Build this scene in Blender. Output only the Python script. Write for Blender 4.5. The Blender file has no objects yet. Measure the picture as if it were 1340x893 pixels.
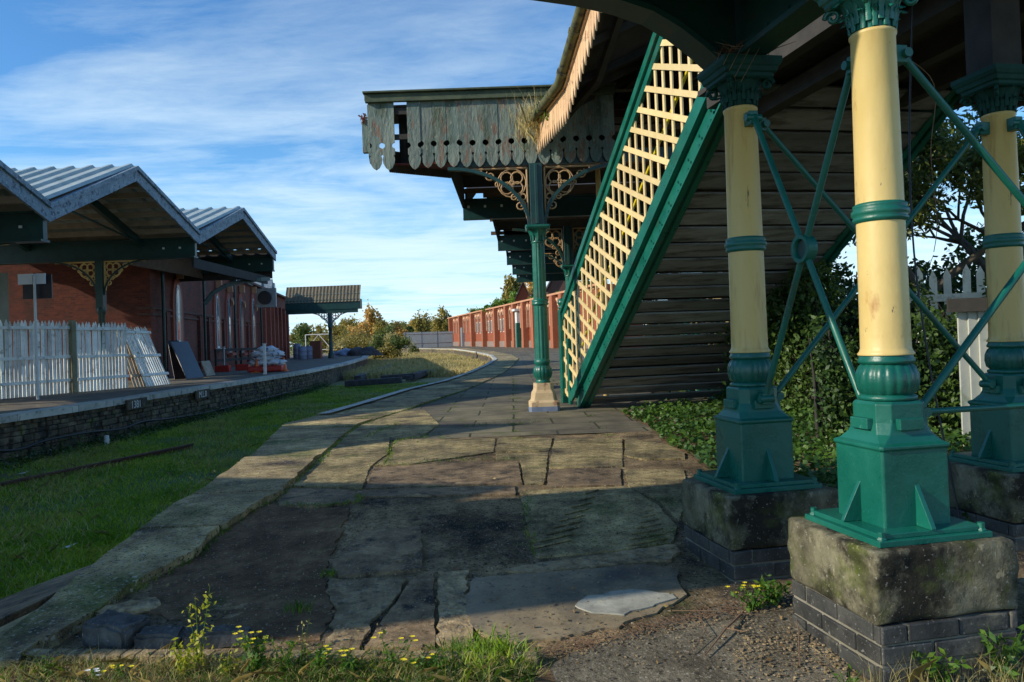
import bpy, bmesh, math, random
import numpy as np
from mathutils import Vector, Matrix
random.seed(7); rng = np.random.default_rng(11)
PI = math.pi
sc = bpy.context.scene
COL = sc.collection

# ------------------------------------------------------------------ camera model (metres; main platform top is z = 0)
PITCH, ROLL, CY, EZ = .012, .036, 430., 1.15
F = (0, math.cos(PITCH), math.sin(PITCH)); U0 = (0, -math.sin(PITCH), math.cos(PITCH)); R0 = (1, 0, 0)
_c, _s = math.cos(ROLL), math.sin(ROLL)
RR = tuple(_c*R0[i]-_s*U0[i] for i in range(3)); UU = tuple(_s*R0[i]+_c*U0[i] for i in range(3))
def ray(x, y): return tuple(F[i]+((x-670)*RR[i]+(CY-y)*UU[i])/1000 for i in range(3))
def gz(Y): return 0 if Y > 5.5 else max(-.30, -.08*(5.5-Y))
def G(x, y, z=None):
    d = ray(x, y); zz = 0 if z is None else z
    for _ in range(12):
        t = (zz-EZ)/d[2]
        if z is None: zz = gz(d[1]*t)
    return (d[0]*t, d[1]*t, EZ+d[2]*t)
def PY(x, y, Y):
    d = ray(x, y); t = Y/d[1]; return Vector((d[0]*t, Y, EZ+d[2]*t))

cam = bpy.data.cameras.new('camera'); co = bpy.data.objects.new('camera', cam); COL.objects.link(co)
m = Matrix.Identity(4)
for i in range(3):
    m[i][0] = RR[i]; m[i][1] = UU[i]; m[i][2] = -F[i]
m[2][3] = EZ
co.matrix_world = m
cam.sensor_width = 36; cam.lens = 1000/1340*36; cam.sensor_fit = 'HORIZONTAL'
cam.shift_y = -(446.5-CY)/1340
cam.clip_start = .05; cam.clip_end = 3000
sc.camera = co

# ------------------------------------------------------------------ materials
def nd(nt, t, **k):
    n = nt.nodes.new(t)
    for a, b in k.items():
        if a in n.inputs.keys(): n.inputs[a].default_value = b
        else: setattr(n, a, b)
    return n
def ramp(nt, fac, stops):
    r = nt.nodes.new('ShaderNodeValToRGB'); e = r.color_ramp.elements
    while len(e) < len(stops): e.new(.5)
    for i, (p, c) in enumerate(stops):
        e[i].position = p; e[i].color = (c[0], c[1], c[2], 1) if not isinstance(c, (int, float)) else (c, c, c, 1)
    nt.links.new(fac, r.inputs[0]); return r.outputs[0]
def mix(nt, f, a, b, bt='MIX'):
    n = nt.nodes.new('ShaderNodeMix'); n.data_type = 'RGBA'; n.blend_type = bt
    for s, v in ((0, f), (6, a), (7, b)):
        if hasattr(v, 'is_linked'): nt.links.new(v, n.inputs[s])
        else: n.inputs[s].default_value = v if s == 0 else (v[0], v[1], v[2], 1)
    return n.outputs[2]
def noise(nt, vec, scale, detail=6, rough=.6, dist=0):
    n = nd(nt, 'ShaderNodeTexNoise', Scale=scale, Detail=detail, Roughness=rough, Distortion=dist)
    nt.links.new(vec, n.inputs['Vector']); return n.outputs['Fac']
def coords(nt, stretch=(1, 1, 1)):
    tc = nt.nodes.new('ShaderNodeTexCoord'); mp = nt.nodes.new('ShaderNodeMapping')
    mp.inputs['Scale'].default_value = stretch
    nt.links.new(tc.outputs['Object'], mp.inputs[0]); return mp.outputs[0]
def start(name):
    mt = bpy.data.materials.new(name); mt.use_nodes = True; nt = mt.node_tree
    return mt, nt, nt.nodes['Principled BSDF']
def bump(nt, b, h, strength, dist=.02, prev=None):
    n = nd(nt, 'ShaderNodeBump', Strength=strength, Distance=dist); nt.links.new(h, n.inputs['Height'])
    if prev is not None: nt.links.new(prev, n.inputs['Normal'])
    nt.links.new(n.outputs[0], b.inputs['Normal']); return n.outputs[0]
def M(name, c1, c2, scale=3, lo=.35, hi=.65, patches=(), rough=.6, rvar=0, bs=.3, bsc=30, bd=.01, stretch=(1, 1, 1), spec=.5, metal=0, isl=0, gr=0):
    """two-tone noise colour + patches [(colour, scale, threshold, softness)] + bump"""
    mt, nt, b = start(name); v = coords(nt, stretch)
    c = ramp(nt, noise(nt, v, scale), [(lo, c1), (hi, c2)])
    for i, (pc, ps, th, sf) in enumerate(patches):
        th = .5+(th-.5)*(.52 if ps > 20 else .72)
        vv = nd(nt, 'ShaderNodeMapping'); vv.inputs['Location'].default_value = (3.1*i+1.7, 5.3*i, 2.2); nt.links.new(v, vv.inputs[0])
        c = mix(nt, ramp(nt, noise(nt, vv.outputs[0], ps, 8, .65), [(th, 0), (min(1, th+sf), 1)]), c, pc)
    if isl:
        gm = nt.nodes.new('ShaderNodeNewGeometry'); c = mix(nt, 1., c, ramp(nt, gm.outputs['Random Per Island'], [(0, (1-isl, 1-isl, 1-isl)), (.5, (1, 1-.05*isl, 1-.1*isl)), (1, (1+isl, 1+isl*.95, 1+isl*.85))]), 'MULTIPLY')
    if gr:
        tc_ = nt.nodes.new('ShaderNodeTexCoord').outputs['Object']
        c = mix(nt, gr, c, ramp(nt, noise(nt, tc_, 1.15, 12, .78), [(.34, (.38, .36, .33)), (.5, (.95, .93, .88)), (.66, (1.5, 1.45, 1.3))]), 'MULTIPLY')
        c = mix(nt, gr, c, ramp(nt, noise(nt, tc_, 9, 8, .75), [(.36, (.55, .54, .5)), (.62, (1.35, 1.33, 1.25))]), 'MULTIPLY')
        c = mix(nt, ramp(nt, noise(nt, tc_, 75, 2, .5), [(.66, 0), (.70, .7*gr)]), c, (.42, .40, .34))
        c = mix(nt, ramp(nt, noise(nt, tc_, 42, 3, .6), [(.30, .8*gr), (.36, 0)]), c, (.02, .018, .014))
    nt.links.new(c, b.inputs['Base Color']); b.inputs['Roughness'].default_value = rough
    b.inputs['Specular IOR Level'].default_value = spec; b.inputs['Metallic'].default_value = metal
    if rvar: nt.links.new(ramp(nt, noise(nt, v, scale*2), [(.35, rough-rvar), (.65, min(1, rough+rvar))]), b.inputs['Roughness'])
    if bs: bump(nt, b, noise(nt, v, bsc, 8, .65), bs, bd)
    return mt
def brick_mat(name, c1, c2, mortar, bw=.225, bh=.075, dirt=(.05, .04, .035), dth=.55, offs=0):
    mt, nt, b = start(name)
    tc = nt.nodes.new('ShaderNodeTexCoord'); sp = nt.nodes.new('ShaderNodeSeparateXYZ'); nt.links.new(tc.outputs['Object'], sp.inputs[0])
    ad = nd(nt, 'ShaderNodeMath', operation='ADD'); nt.links.new(sp.outputs[0], ad.inputs[0]); nt.links.new(sp.outputs[1], ad.inputs[1])
    cb = nt.nodes.new('ShaderNodeCombineXYZ'); nt.links.new(ad.outputs[0], cb.inputs[0]); nt.links.new(sp.outputs[2], cb.inputs[1])
    br = nd(nt, 'ShaderNodeTexBrick', Scale=1.0); br.inputs['Mortar Size'].default_value = .006; br.inputs['Mortar Smooth'].default_value = .2
    br.inputs['Brick Width'].default_value = bw; br.inputs['Row Height'].default_value = bh
    br.inputs['Color1'].default_value = (*c1, 1); br.inputs['Color2'].default_value = (*c2, 1); br.inputs['Mortar'].default_value = (*mortar, 1)
    nt.links.new(cb.outputs[0], br.inputs['Vector'])
    c = mix(nt, ramp(nt, noise(nt, tc.outputs['Object'], 1.1, 8, .7), [(dth, 0), (dth+.2, .8)]), br.outputs['Color'], dirt)
    c = mix(nt, .35, c, ramp(nt, noise(nt, tc.outputs['Object'], 9, 4), [(.3, (.35, .35, .35)), (.7, (1, 1, 1))]), 'MULTIPLY')
    nt.links.new(c, b.inputs['Base Color']); b.inputs['Roughness'].default_value = .85
    p = bump(nt, b, br.outputs['Fac'], -.5, .01); bump(nt, b, noise(nt, tc.outputs['Object'], 40), .4, .008, p)
    return mt
def leaf_mat(name, cols, scale=1.5, trans=.35):
    mt, nt, b = start(name); v = coords(nt)
    n1 = noise(nt, v, scale, 3, .5); n2 = noise(nt, v, 23, 2, .5)
    a = nd(nt, 'ShaderNodeMath', operation='ADD'); nt.links.new(n1, a.inputs[0]); nt.links.new(n2, a.inputs[1])
    h = nd(nt, 'ShaderNodeMath', operation='MULTIPLY'); nt.links.new(a.outputs[0], h.inputs[0]); h.inputs[1].default_value = .5
    k = len(cols)
    c = ramp(nt, h.outputs[0], [(.36+.28*i/(k-1), cc) for i, cc in enumerate(cols)])
    nt.links.new(c, b.inputs['Base Color']); b.inputs['Roughness'].default_value = .5
    tr = nt.nodes.new('ShaderNodeBsdfTranslucent'); nt.links.new(c, tr.inputs[0])
    mx = nt.nodes.new('ShaderNodeMixShader'); mx.inputs[0].default_value = trans
    nt.links.new(b.outputs[0], mx.inputs[1]); nt.links.new(tr.outputs[0], mx.inputs[2])
    nt.links.new(mx.outputs[0], nt.nodes['Material Output'].inputs[0]); return mt

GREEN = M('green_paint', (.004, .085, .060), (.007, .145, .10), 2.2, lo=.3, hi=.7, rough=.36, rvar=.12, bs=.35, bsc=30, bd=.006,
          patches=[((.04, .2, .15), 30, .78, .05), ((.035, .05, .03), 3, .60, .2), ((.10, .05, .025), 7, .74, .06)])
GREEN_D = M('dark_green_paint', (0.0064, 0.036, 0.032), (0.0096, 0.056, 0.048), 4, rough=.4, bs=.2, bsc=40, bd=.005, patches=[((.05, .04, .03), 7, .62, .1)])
CREAM = M('cream_paint', (.64, .47, .165), (.70, .53, .20), 4, rough=.42, rvar=.1, bs=.3, bsc=16, bd=.008, stretch=(1, 1, .5),
          patches=[((.52, .34, .10), 2, .48, .25), ((.40, .19, .05), 7, .60, .14), ((.16, .12, .07), 16, .70, .03)])
CREAM_R = M('rusty_cream_paint', (.60, .42, .12), (.66, .48, .17), 4, rough=.4, bs=.15, bsc=18, bd=.006, stretch=(1, 1, .12),
            patches=[((.30, .13, .03), 7, .53, .16), ((.12, .09, .05), 11, .72, .03)])
CREAM_V = M('buff_paint', (.68, .42, .22), (.76, .50, .28), 3, rough=.6, bs=.2, bsc=30, patches=[((.3, .17, .09), 9, .6, .1)], isl=.14)
FRET = M('buff_ironwork', (.36, .22, .10), (.48, .30, .14), 6, rough=.55, bs=.2, bsc=40)
LAT = M('cream_lattice_paint', (.70, .53, .24), (.78, .61, .30), 5, rough=.4, bs=.1, bsc=30, patches=[((.45, .3, .12), 20, .7, .08)], isl=.1)
YEL = M('yellow_paint', (.85, .68, .02), (.75, .58, .02), 6, rough=.4, bs=0)
PEEL = M('peeling_green_boards', (0.1075, 0.1653, 0.1424), (0.2149, 0.2513, 0.207), 3.5, rough=.75, bs=1.0, bsc=14, bd=.03, stretch=(1, 1, .35),
         patches=[((.19, .13, .09), 9, .57, .05), ((.06, .085, .05), 3, .56, .12), ((.26, .28, .22), 26, .66, .05)], isl=.18)
BOARD = M('weathered_boards', (0.1568, 0.1616, 0.1555), (0.249, 0.2575, 0.2534), 2.5, rough=.8, bs=.6, bsc=12, bd=.01, stretch=(.5, 2, 6),
          patches=[((.045, .04, .032), 3, .5, .2), ((.12, .14, .07), 5, .62, .15)], isl=.3)
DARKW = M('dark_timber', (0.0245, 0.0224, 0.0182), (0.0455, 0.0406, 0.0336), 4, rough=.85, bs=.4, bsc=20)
SOFFIT = M('brown_soffit', (.10, .055, .035), (.15, .09, .05), 4, rough=.8, bs=.3, bsc=20)
REDB = M('red_boards', (.2, .03, .02), (.14, .02, .015), 4, rough=.7, bs=.2)
STONE = M('weathered_capstone', (0.11, 0.1045, 0.0683), (0.253, 0.2365, 0.1628), 3.2, rough=.9, bs=.9, bsc=16, bd=.018, spec=.2,
          patches=[((.032, .030, .022), 3.5, .44, .1), ((.075, .095, .02), 4, .55, .14), ((.36, .31, .2), 9, .66, .06)], gr=.6)
BASEST = M('buff_pedestal_stone', (.48, .34, .18), (.56, .42, .24), 5, rough=.8, bs=.4, bsc=22, patches=[((.26, .13, .07), 6, .55, .1)])
BLUEBR = brick_mat('blue_brick', (.035, .038, .045), (.06, .06, .068), (.13, .12, .095), .225, .078, (.10, .09, .06), .6)
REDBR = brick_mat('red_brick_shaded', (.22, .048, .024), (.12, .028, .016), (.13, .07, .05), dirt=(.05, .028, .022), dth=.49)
ORBR = brick_mat('red_brick_far', (.36, .085, .03), (.29, .065, .025), (.28, .12, .06), dirt=(.18, .07, .035), dth=.62)  # arcade wall kept darker than its pilasters: recess shade put into the colour
BRTRIM = M('moulded_brick', (.26, .07, .045), (.34, .10, .06), 5, rough=.85, bs=.3)
BRDARK = M('sooty_brick', (.08, .045, .035), (.13, .065, .045), 5, rough=.85, bs=.3)
ORTRIM = M('pale_brick_trim', (.58, .32, .18), (.46, .20, .10), 5, rough=.85, bs=.3)
CONC = M('mossy_coping_concrete', (0.2822, 0.2203, 0.1156), (0.5346, 0.4269, 0.2313), 1.6, rough=.9, bs=.8, bsc=24, bd=.012, spec=.25,
         patches=[((.055, .04, .04), 1.5, .55, .12), ((.10, .13, .03), 1.2, .52, .16), ((.40, .38, .32), 34, .66, .03), ((.04, .04, .032), 60, .62, .05)], isl=.28, gr=.8)
SLAB1 = M('worn_paving', (0.2278, 0.1827, 0.0938), (0.3886, 0.3198, 0.1689), 1.8, rough=.9, bs=.6, bsc=34, bd=.01, spec=.25,
          patches=[((.045, .04, .032), 2.2, .5, .2), ((.085, .10, .028), 2.7, .56, .16), ((.34, .32, .27), 90, .70, .03), ((.025, .022, .018), 60, .62, .06)], isl=.2, gr=1)
SLAB2 = M('dark_paving', (0.168, 0.12, 0.0739), (0.2772, 0.2025, 0.1254), 2.5, rough=.88, bs=.6, bsc=30, bd=.01, spec=.3,
          patches=[((.03, .027, .024), 6, .52, .15), ((.28, .27, .24), 80, .72, .03)], isl=.15, gr=1)
SLAB3 = M('smooth_cement_patch', (0.2296, 0.1787, 0.1069), (0.3062, 0.2447, 0.1497), 1.4, rough=.62, rvar=.15, bs=.25, bsc=40, bd=.006,
          patches=[((.07, .07, .062), 1.6, .5, .2), ((.06, .06, .05), 24, .66, .06)], gr=.5)
PALE = M('pale_cement_spill', (0.323, 0.323, 0.272), (0.391, 0.391, 0.3315), 5, rough=.7, bs=.3, bsc=30, patches=[((.25, .25, .22), 7, .55, .1)], gr=.4)
RUBB = M('rubble_concrete', (0.2426, 0.1765, 0.0954), (0.4043, 0.3055, 0.1748), 9, rough=.95, bs=1., bsc=22, bd=.02, patches=[((.09, .08, .06), 16, .54, .14), ((.36, .33, .27), 50, .68, .03)], isl=.2, gr=.7)
ASPH = M('gritty_asphalt', (0.1879, 0.1363, 0.0783), (0.3132, 0.232, 0.137), 3, rough=.93, bs=.9, bsc=60, bd=.012, spec=.2,
         patches=[((.04, .034, .027), 2.2, .5, .15), ((.30, .28, .24), 70, .68, .03), ((.07, .085, .03), 2, .62, .12), ((.02, .018, .015), 45, .6, .08)], gr=1)
ASPHL = M('pale_asphalt', (0.1564, 0.1368, 0.1026), (0.2248, 0.2003, 0.1515), 3, rough=.93, bs=.9, bsc=60, bd=.012, spec=.2,
          patches=[((.09, .08, .06), 4, .52, .15), ((.4, .37, .3), 70, .68, .03), ((.05, .045, .035), 45, .6, .08)], gr=.8)
EARTH = M('dark_earth', (0.1069, 0.066, 0.0382), (0.1984, 0.126, 0.0714), 3, rough=.95, bs=.7, bsc=45, bd=.01, spec=.2,
          patches=[((.055, .075, .02), 1.7, .6, .12), ((.20, .18, .15), 90, .72, .03)], gr=.9)
ROOF = M('white_profiled_sheet', (0.3478, 0.4061, 0.379), (0.4554, 0.5098, 0.4677), 2, rough=.45, bs=.1, patches=[((.25, .28, .22), 3, .58, .15)])
ROOFU = M('old_ribbed_sheet', (.10, .085, .055), (.15, .13, .085), 3, rough=.8, bs=.3, patches=[((.12, .11, .07), 4, .5, .2)])
FASC = M('peeling_blue_fascia', (.17, .235, .28), (.26, .32, .36), 3, rough=.7, bs=.5, bsc=20, patches=[((.08, .11, .14), 8, .53, .08), ((.5, .52, .5), 17, .6, .06)])
PICK = M('weathered_white_pickets', (0.6877, 0.6877, 0.6216), (0.8993, 0.8861, 0.7935), 3, rough=.7, bs=.3, bsc=25, patches=[((.3, .26, .2), 5, .58, .15)], isl=.25)
PICKD = M('grimy_pickets', (.34, .25, .16), (.5, .42, .3), 3, rough=.7, bs=.3, bsc=25, isl=.3)
POSTW = M('mossy_fence_post', (.2, .18, .1), (.3, .27, .17), 4, rough=.9, bs=.5)
WHITE = M('white_paint', (.62, .62, .58), (.72, .72, .68), 4, rough=.6, bs=.2)
EDGEW = M('worn_white_edge', (.42, .42, .36), (.55, .54, .47), 3, rough=.85, bs=.5, bsc=20, patches=[((.2, .2, .15), 5, .54, .12)], isl=.2)
MASON = M('rubble_masonry', (0.0936, 0.0774, 0.0484), (0.1778, 0.1411, 0.0887), 3.5, rough=.95, bs=1., bsc=7, bd=.06,
          patches=[((.05, .045, .035), 4, .48, .1), ((.10, .12, .04), 3, .6, .1), ((.38, .32, .24), 12, .66, .05), ((.22, .12, .08), 6, .64, .05)], isl=.4)
METAL = M('galvanised', (0.256, 0.28, 0.304), (0.336, 0.36, 0.376), 5, rough=.45, bs=.1, metal=.3)
BLK = M('black_board', (.018, .016, .022), (.035, .03, .038), 3, rough=.35, bs=.1)
CABLE = M('black_cable', (.012, .012, .012), (.02, .02, .02), 3, rough=.5, bs=0)
RUST = M('rusty_rail', (.09, .045, .03), (.14, .07, .045), 12, rough=.85, bs=.5, bsc=60)
GUT = M('mossy_gutter', (.07, .075, .03), (.13, .13, .05), 6, rough=.8, bs=.5, bsc=25, patches=[((.03, .03, .025), 9, .52, .1)])
SLEEP = M('old_sleeper_timber', (.05, .045, .045), (.11, .10, .10), 6, rough=.9, bs=.7, bsc=18, isl=.2)
SHEET = M('white_sacking', (.6, .62, .66), (.72, .73, .76), 4, rough=.6, bs=.8, bsc=7, bd=.06, patches=[((.12, .14, .25), 5, .57, .05)])
REDP = M('red_plastic', (.5, .03, .02), (.42, .025, .02), 4, rough=.4, bs=0)
ORP = M('orange_plastic', (.75, .16, .02), (.7, .14, .02), 4, rough=.5, bs=0)
BARR = M('grey_blue_plastic', (.2, .22, .3), (.26, .28, .36), 4, rough=.5, bs=0)
BRN = M('brown_paint', (.26, .08, .04), (.2, .06, .03), 4, rough=.5, bs=.1)
SCRN = M('pale_sign_face', (.78, .84, .90), (.82, .88, .92), 2, rough=.3, bs=0)
GLASS = M('dull_glass', (.10, .12, .14), (.2, .23, .25), 1.5, rough=.08, bs=0, spec=.8)
BARK = M('bark', (.09, .075, .055), (.16, .135, .1), 8, rough=.9, bs=.6, bsc=25)
TWIG = M('dry_twig', (.16, .09, .05), (.24, .15, .09), 8, rough=.9, bs=0)
BEDG = M('rough_turf_soil', (0.06, 0.12, 0.018), (0.096, 0.18, 0.03), .7, rough=.95, bs=.8, bsc=20, bd=.03,
         patches=[((.16, .14, .06), .6, .52, .12), ((.07, .06, .04), 2.4, .54, .1), ((.2, .19, .15), 30, .64, .04)])
DRYG = M('dry_meadow_soil', (.34, .28, .12), (.22, .21, .08), .4, rough=.95, bs=.8, bsc=8, bd=.1, patches=[((.09, .11, .03), .25, .55, .12)])
GRASSM = leaf_mat('green_grass', [(.12, .27, .012), (.30, .48, .025), (.58, .58, .09)], 1.1, .4)
DRYGM = leaf_mat('dry_grass', [(.34, .30, .10), (.55, .46, .18), (.7, .58, .28)], .6, .35)
WEEDM = leaf_mat('weed_leaves', [(.05, .13, .015), (.11, .23, .02), (.30, .36, .04)], 2, .45)
YLEAF = leaf_mat('yellowing_leaves', [(.28, .34, .03), (.5, .5, .04), (.62, .5, .06)], 3, .45)
IVYM = leaf_mat('ivy_leaves', [(.02, .055, .012), (.05, .12, .015), (.12, .22, .025)], 2.2, .25)
IVYD = leaf_mat('dark_hedge_leaves', [(.018, .045, .012), (.045, .10, .016), (.13, .20, .035)], 1.5, .25)
TREEG = leaf_mat('green_tree_leaves', [(.06, .10, .02), (.13, .18, .035), (.27, .28, .06)], .5, .3)
TREEO = leaf_mat('olive_tree_leaves', [(.18, .16, .045), (.34, .28, .06), (.52, .40, .09)], .4, .35)
TREEY = leaf_mat('autumn_orange_leaves', [(.5, .27, .06), (.68, .42, .10), (.74, .54, .18)], .4, .35)
IVYB = leaf_mat('bright_ivy', [(.07, .15, .015), (.14, .26, .02), (.24, .36, .04)], .5, .35)
FLW = M('yellow_petals', (.85, .68, .02), (.9, .75, .03), 3, rough=.6, bs=0)
FLWW = M('white_petals', (.8, .8, .75), (.85, .85, .8), 3, rough=.6, bs=0)

CAPD = M('shaded_green_paint', (.003, .035, .025), (.006, .06, .042), 5, rough=.65, bs=.3, bsc=40, spec=.25)  # darker green for the rear capitals: shade under the bridge put into the colour
# ------------------------------------------------------------------ mesh helpers
def tag(o, label=None, cat=None, group=None, kind=None):
    if label: o['label'] = label
    if cat: o['category'] = cat
    if group: o['group'] = group
    if kind: o['kind'] = kind
    return o
def thing(name, label, cat, loc=(0, 0, 0), rz=0, group=None):
    o = bpy.data.objects.new(name, None); COL.objects.link(o); o.location = loc; o.rotation_euler = (0, 0, rz)
    o.empty_display_size = .2
    return tag(o, label, cat, group)
class MB:
    def __init__(s): s.v = []; s.f = []; s.sm = []
    def add(s, vs, fs, smooth=False):
        k = len(s.v); s.v += [tuple(x) for x in vs]; s.f += [tuple(i+k for i in f) for f in fs]; s.sm += [smooth]*len(fs); return s
    def box(s, c, d, ax=None):
        """centre, full sizes, axes (3 unit vectors)"""
        ax = ax or ((1, 0, 0), (0, 1, 0), (0, 0, 1)); c = Vector(c); a = [Vector(ax[i])*d[i]/2 for i in range(3)]
        vs = [c+a[0]*i+a[1]*j+a[2]*k for i in (-1, 1) for j in (-1, 1) for k in (-1, 1)]
        return s.add(vs, [(0, 1, 3, 2), (4, 6, 7, 5), (0, 4, 5, 1), (2, 3, 7, 6), (0, 2, 6, 4), (1, 5, 7, 3)])
    def bar(s, p, q, w, h, up=(0, 0, 1)):
        p = Vector(p); q = Vector(q); d = (q-p); L = d.length; d.normalize(); u = Vector(up); x = d.cross(u)
        if x.length < 1e-4: x = d.cross(Vector((1, 0, 0)))
        x.normalize(); u = x.cross(d)
        return s.box((p+q)/2, (w, L, h), (x, d, u))
    def tube(s, pts, r, n=8, smooth=True):
        pts = [Vector(p) for p in pts]; N = len(pts); rs = r if isinstance(r, (list, tuple)) else [r]*N
        vs = []; prev = None
        for i, p in enumerate(pts):
            d = (pts[min(i+1, N-1)]-pts[max(i-1, 0)]).normalized()
            if prev is None:
                x = d.cross(Vector((0, 0, 1)))
                if x.length < 1e-3: x = d.cross(Vector((1, 0, 0)))
            else: x = prev-d*prev.dot(d)
            x.normalize(); prev = x; y = d.cross(x)
            vs += [p+(x*math.cos(2*PI*k/n)+y*math.sin(2*PI*k/n))*rs[i] for k in range(n)]
        fs = [(i*n+k, i*n+(k+1) % n, (i+1)*n+(k+1) % n, (i+1)*n+k) for i in range(N-1) for k in range(n)]
        s.add(vs, fs, smooth); s.add(vs[:n], [tuple(range(n))[::-1]]); s.add(vs[-n:], [tuple(range(n))]); return s
    def loft(s, rings, caps=True, smooth=False):
        n = len(rings[0]); vs = [p for r in rings for p in r]
        s.add(vs, [(i*n+k, i*n+(k+1) % n, (i+1)*n+(k+1) % n, (i+1)*n+k) for i in range(len(rings)-1) for k in range(n)], smooth)
        if caps: s.add(rings[0], [tuple(range(n))[::-1]]); s.add(rings[-1], [tuple(range(n))])
        return s
    def lathe(s, prof, c=(0, 0, 0), n=40, lobes=0, amp=0, smooth=True, rs=1.):
        rings = []; prof = [(r*rs, z) for r, z in prof]
        for r, z in prof:
            ring = []
            for k in range(n):
                a = 2*PI*k/n; rr = r*(1+amp*abs(math.cos(a*lobes/2))-amp*.5) if lobes else r
                ring.append((c[0]+rr*math.cos(a), c[1]+rr*math.sin(a), c[2]+z))
            rings.append(ring)
        return s.loft(rings, True, smooth)
    def prism(s, poly, ext):
        """planar polygon (3-D points) extruded by vector"""
        n = len(poly); e = Vector(ext); a = [Vector(p) for p in poly]; b = [p+e for p in a]
        return s.add(a+b, [tuple(range(n))[::-1], tuple(range(n, 2*n))]+[(i, (i+1) % n, n+(i+1) % n, n+i) for i in range(n)])
    def build(s, name, mat, parent=None, local=True, bevel=0, seg=2):
        me = bpy.data.meshes.new(name); vs = s.v
        if parent is not None and not local:
            L = parent.location; vs = [(v[0]-L.x, v[1]-L.y, v[2]-L.z) for v in vs]
        me.from_pydata(vs, [], s.f); me.polygons.foreach_set('use_smooth', s.sm)
        bm = bmesh.new(); bm.from_mesh(me); bmesh.ops.recalc_face_normals(bm, faces=bm.faces)
        if bevel:
            bmesh.ops.bevel(bm, geom=[e for e in bm.edges if len(e.link_faces) == 2 and e.calc_face_angle(0) > .5], offset=bevel, segments=seg, affect='EDGES', profile=.5, clamp_overlap=True)
        bm.to_mesh(me); bm.free(); me.validate()
        me.materials.append(mat); o = bpy.data.objects.new(name, me); COL.objects.link(o)
        if parent is not None: o.parent = parent
        return o
def np_mesh(name, V, nper, mat, parent=None, smooth=False):
    """V: (N, nper, 3) array, each row one polygon"""
    N = V.shape[0]; me = bpy.data.meshes.new(name); me.vertices.add(N*nper); me.vertices.foreach_set('co', V.reshape(-1).astype(np.float32))
    me.loops.add(N*nper); me.loops.foreach_set('vertex_index', np.arange(N*nper, dtype=np.int32))
    me.polygons.add(N); me.polygons.foreach_set('loop_start', np.arange(0, N*nper, nper, dtype=np.int32))
    me.update(calc_edges=True); me.materials.append(mat)
    o = bpy.data.objects.new(name, me); COL.objects.link(o)
    if parent is not None: o.parent = parent
    return o
def leafquads(P, size, asp=.6, flat=0, rg=rng):
    P = np.asarray(P, float); N = len(P); a = rg.normal(size=(N, 3)); a /= np.linalg.norm(a, axis=1)[:, None]
    b = rg.normal(size=(N, 3)); 
    if flat: a[:, 2] *= 1-flat; b[:, 2] *= 1-flat
    a /= np.linalg.norm(a, axis=1)[:, None]
    b -= (a*b).sum(1)[:, None]*a; b /= np.linalg.norm(b, axis=1)[:, None]
    s = (size*rg.uniform(.6, 1.4, N))[:, None]; a = a*s; b = b*s*asp
    return np.stack([P-a, P-b*.9+a*.1, P+a, P+b*.9+a*.1], 1)
def blades(P, h, w, lean=.4, rg=rng):
    P = np.asarray(P, float); N = len(P); ang = rg.uniform(0, 2*PI, N); d = np.stack([np.cos(ang), np.sin(ang), np.zeros(N)], 1)
    hh = (h*rg.uniform(.45, 1.25, N))[:, None]; ln = rg.normal(0, lean, (N, 2)); l3 = np.concatenate([ln, np.zeros((N, 1))], 1)*hh
    w3 = d*w/2; mid = P+l3*.35+np.array([0, 0, .6])*hh; top = P+l3+np.array([0, 0, 1.])*hh
    return np.stack([P-w3, P+w3, mid+w3*.7, top, mid-w3*.7], 1)

# ------------------------------------------------------------------ world + sun
SUN_EL, SUN_AZ = math.radians(26.), math.radians(20.)     # azimuth measured from -X towards -Y
sdir = Vector((-math.cos(SUN_AZ)*math.cos(SUN_EL), -math.sin(SUN_AZ)*math.cos(SUN_EL), math.sin(SUN_EL)))
sl = bpy.data.lights.new('sun', 'SUN'); sl.energy = 3.7; sl.angle = math.radians(.5); sl.color = (1, .90, .74)
so = bpy.data.objects.new('sun', sl); COL.objects.link(so); so.rotation_euler = (-sdir).to_track_quat('-Z', 'Y').to_euler()
w = bpy.data.worlds.new('World'); sc.world = w; w.use_nodes = True; nt = w.node_tree; bg = nt.nodes['Background']
sky = nt.nodes.new('ShaderNodeTexSky'); sky.sky_type = 'NISHITA'; sky.sun_disc = False; sky.sun_elevation = SUN_EL
sky.sun_rotation = math.atan2(sdir.x, sdir.y); sky.air_density = 1.0; sky.dust_density = .3; sky.ozone_density = 2.6
tc = nt.nodes.new('ShaderNodeTexCoord'); sp = nt.nodes.new('ShaderNodeSeparateXYZ'); nt.links.new(tc.outputs['Generated'], sp.inputs[0])
def mth(op, a, b=None):
    n = nt.nodes.new('ShaderNodeMath'); n.operation = op
    for i, v in enumerate((a, b)):
        if v is None: continue
        if hasattr(v, 'is_linked'): nt.links.new(v, n.inputs[i])
        else: n.inputs[i].default_value = v
    return n.outputs[0]
zz = mth('MAXIMUM', mth('ADD', sp.outputs[2], .05), .03)
cb = nt.nodes.new('ShaderNodeCombineXYZ'); nt.links.new(mth('DIVIDE', sp.outputs[0], zz), cb.inputs[0]); nt.links.new(mth('DIVIDE', sp.outputs[1], zz), cb.inputs[1])
def wm(loc, rot, scl):
    a = nt.nodes.new('ShaderNodeMapping'); a.inputs['Location'].default_value = loc; a.inputs['Rotation'].default_value = (0, 0, rot); a.inputs['Scale'].default_value = scl
    nt.links.new(cb.outputs[0], a.inputs[0]); return a.outputs[0]
n1 = noise(nt, wm((2.3, 1.2, 0), .25, (.5, .85, 1)), 1.0, 9, .57, .9)
n2 = noise(nt, wm((5.3, 4.2, 0), -.35, (1.5, 3.4, 1)), 1.6, 8, .68, .4)
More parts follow.
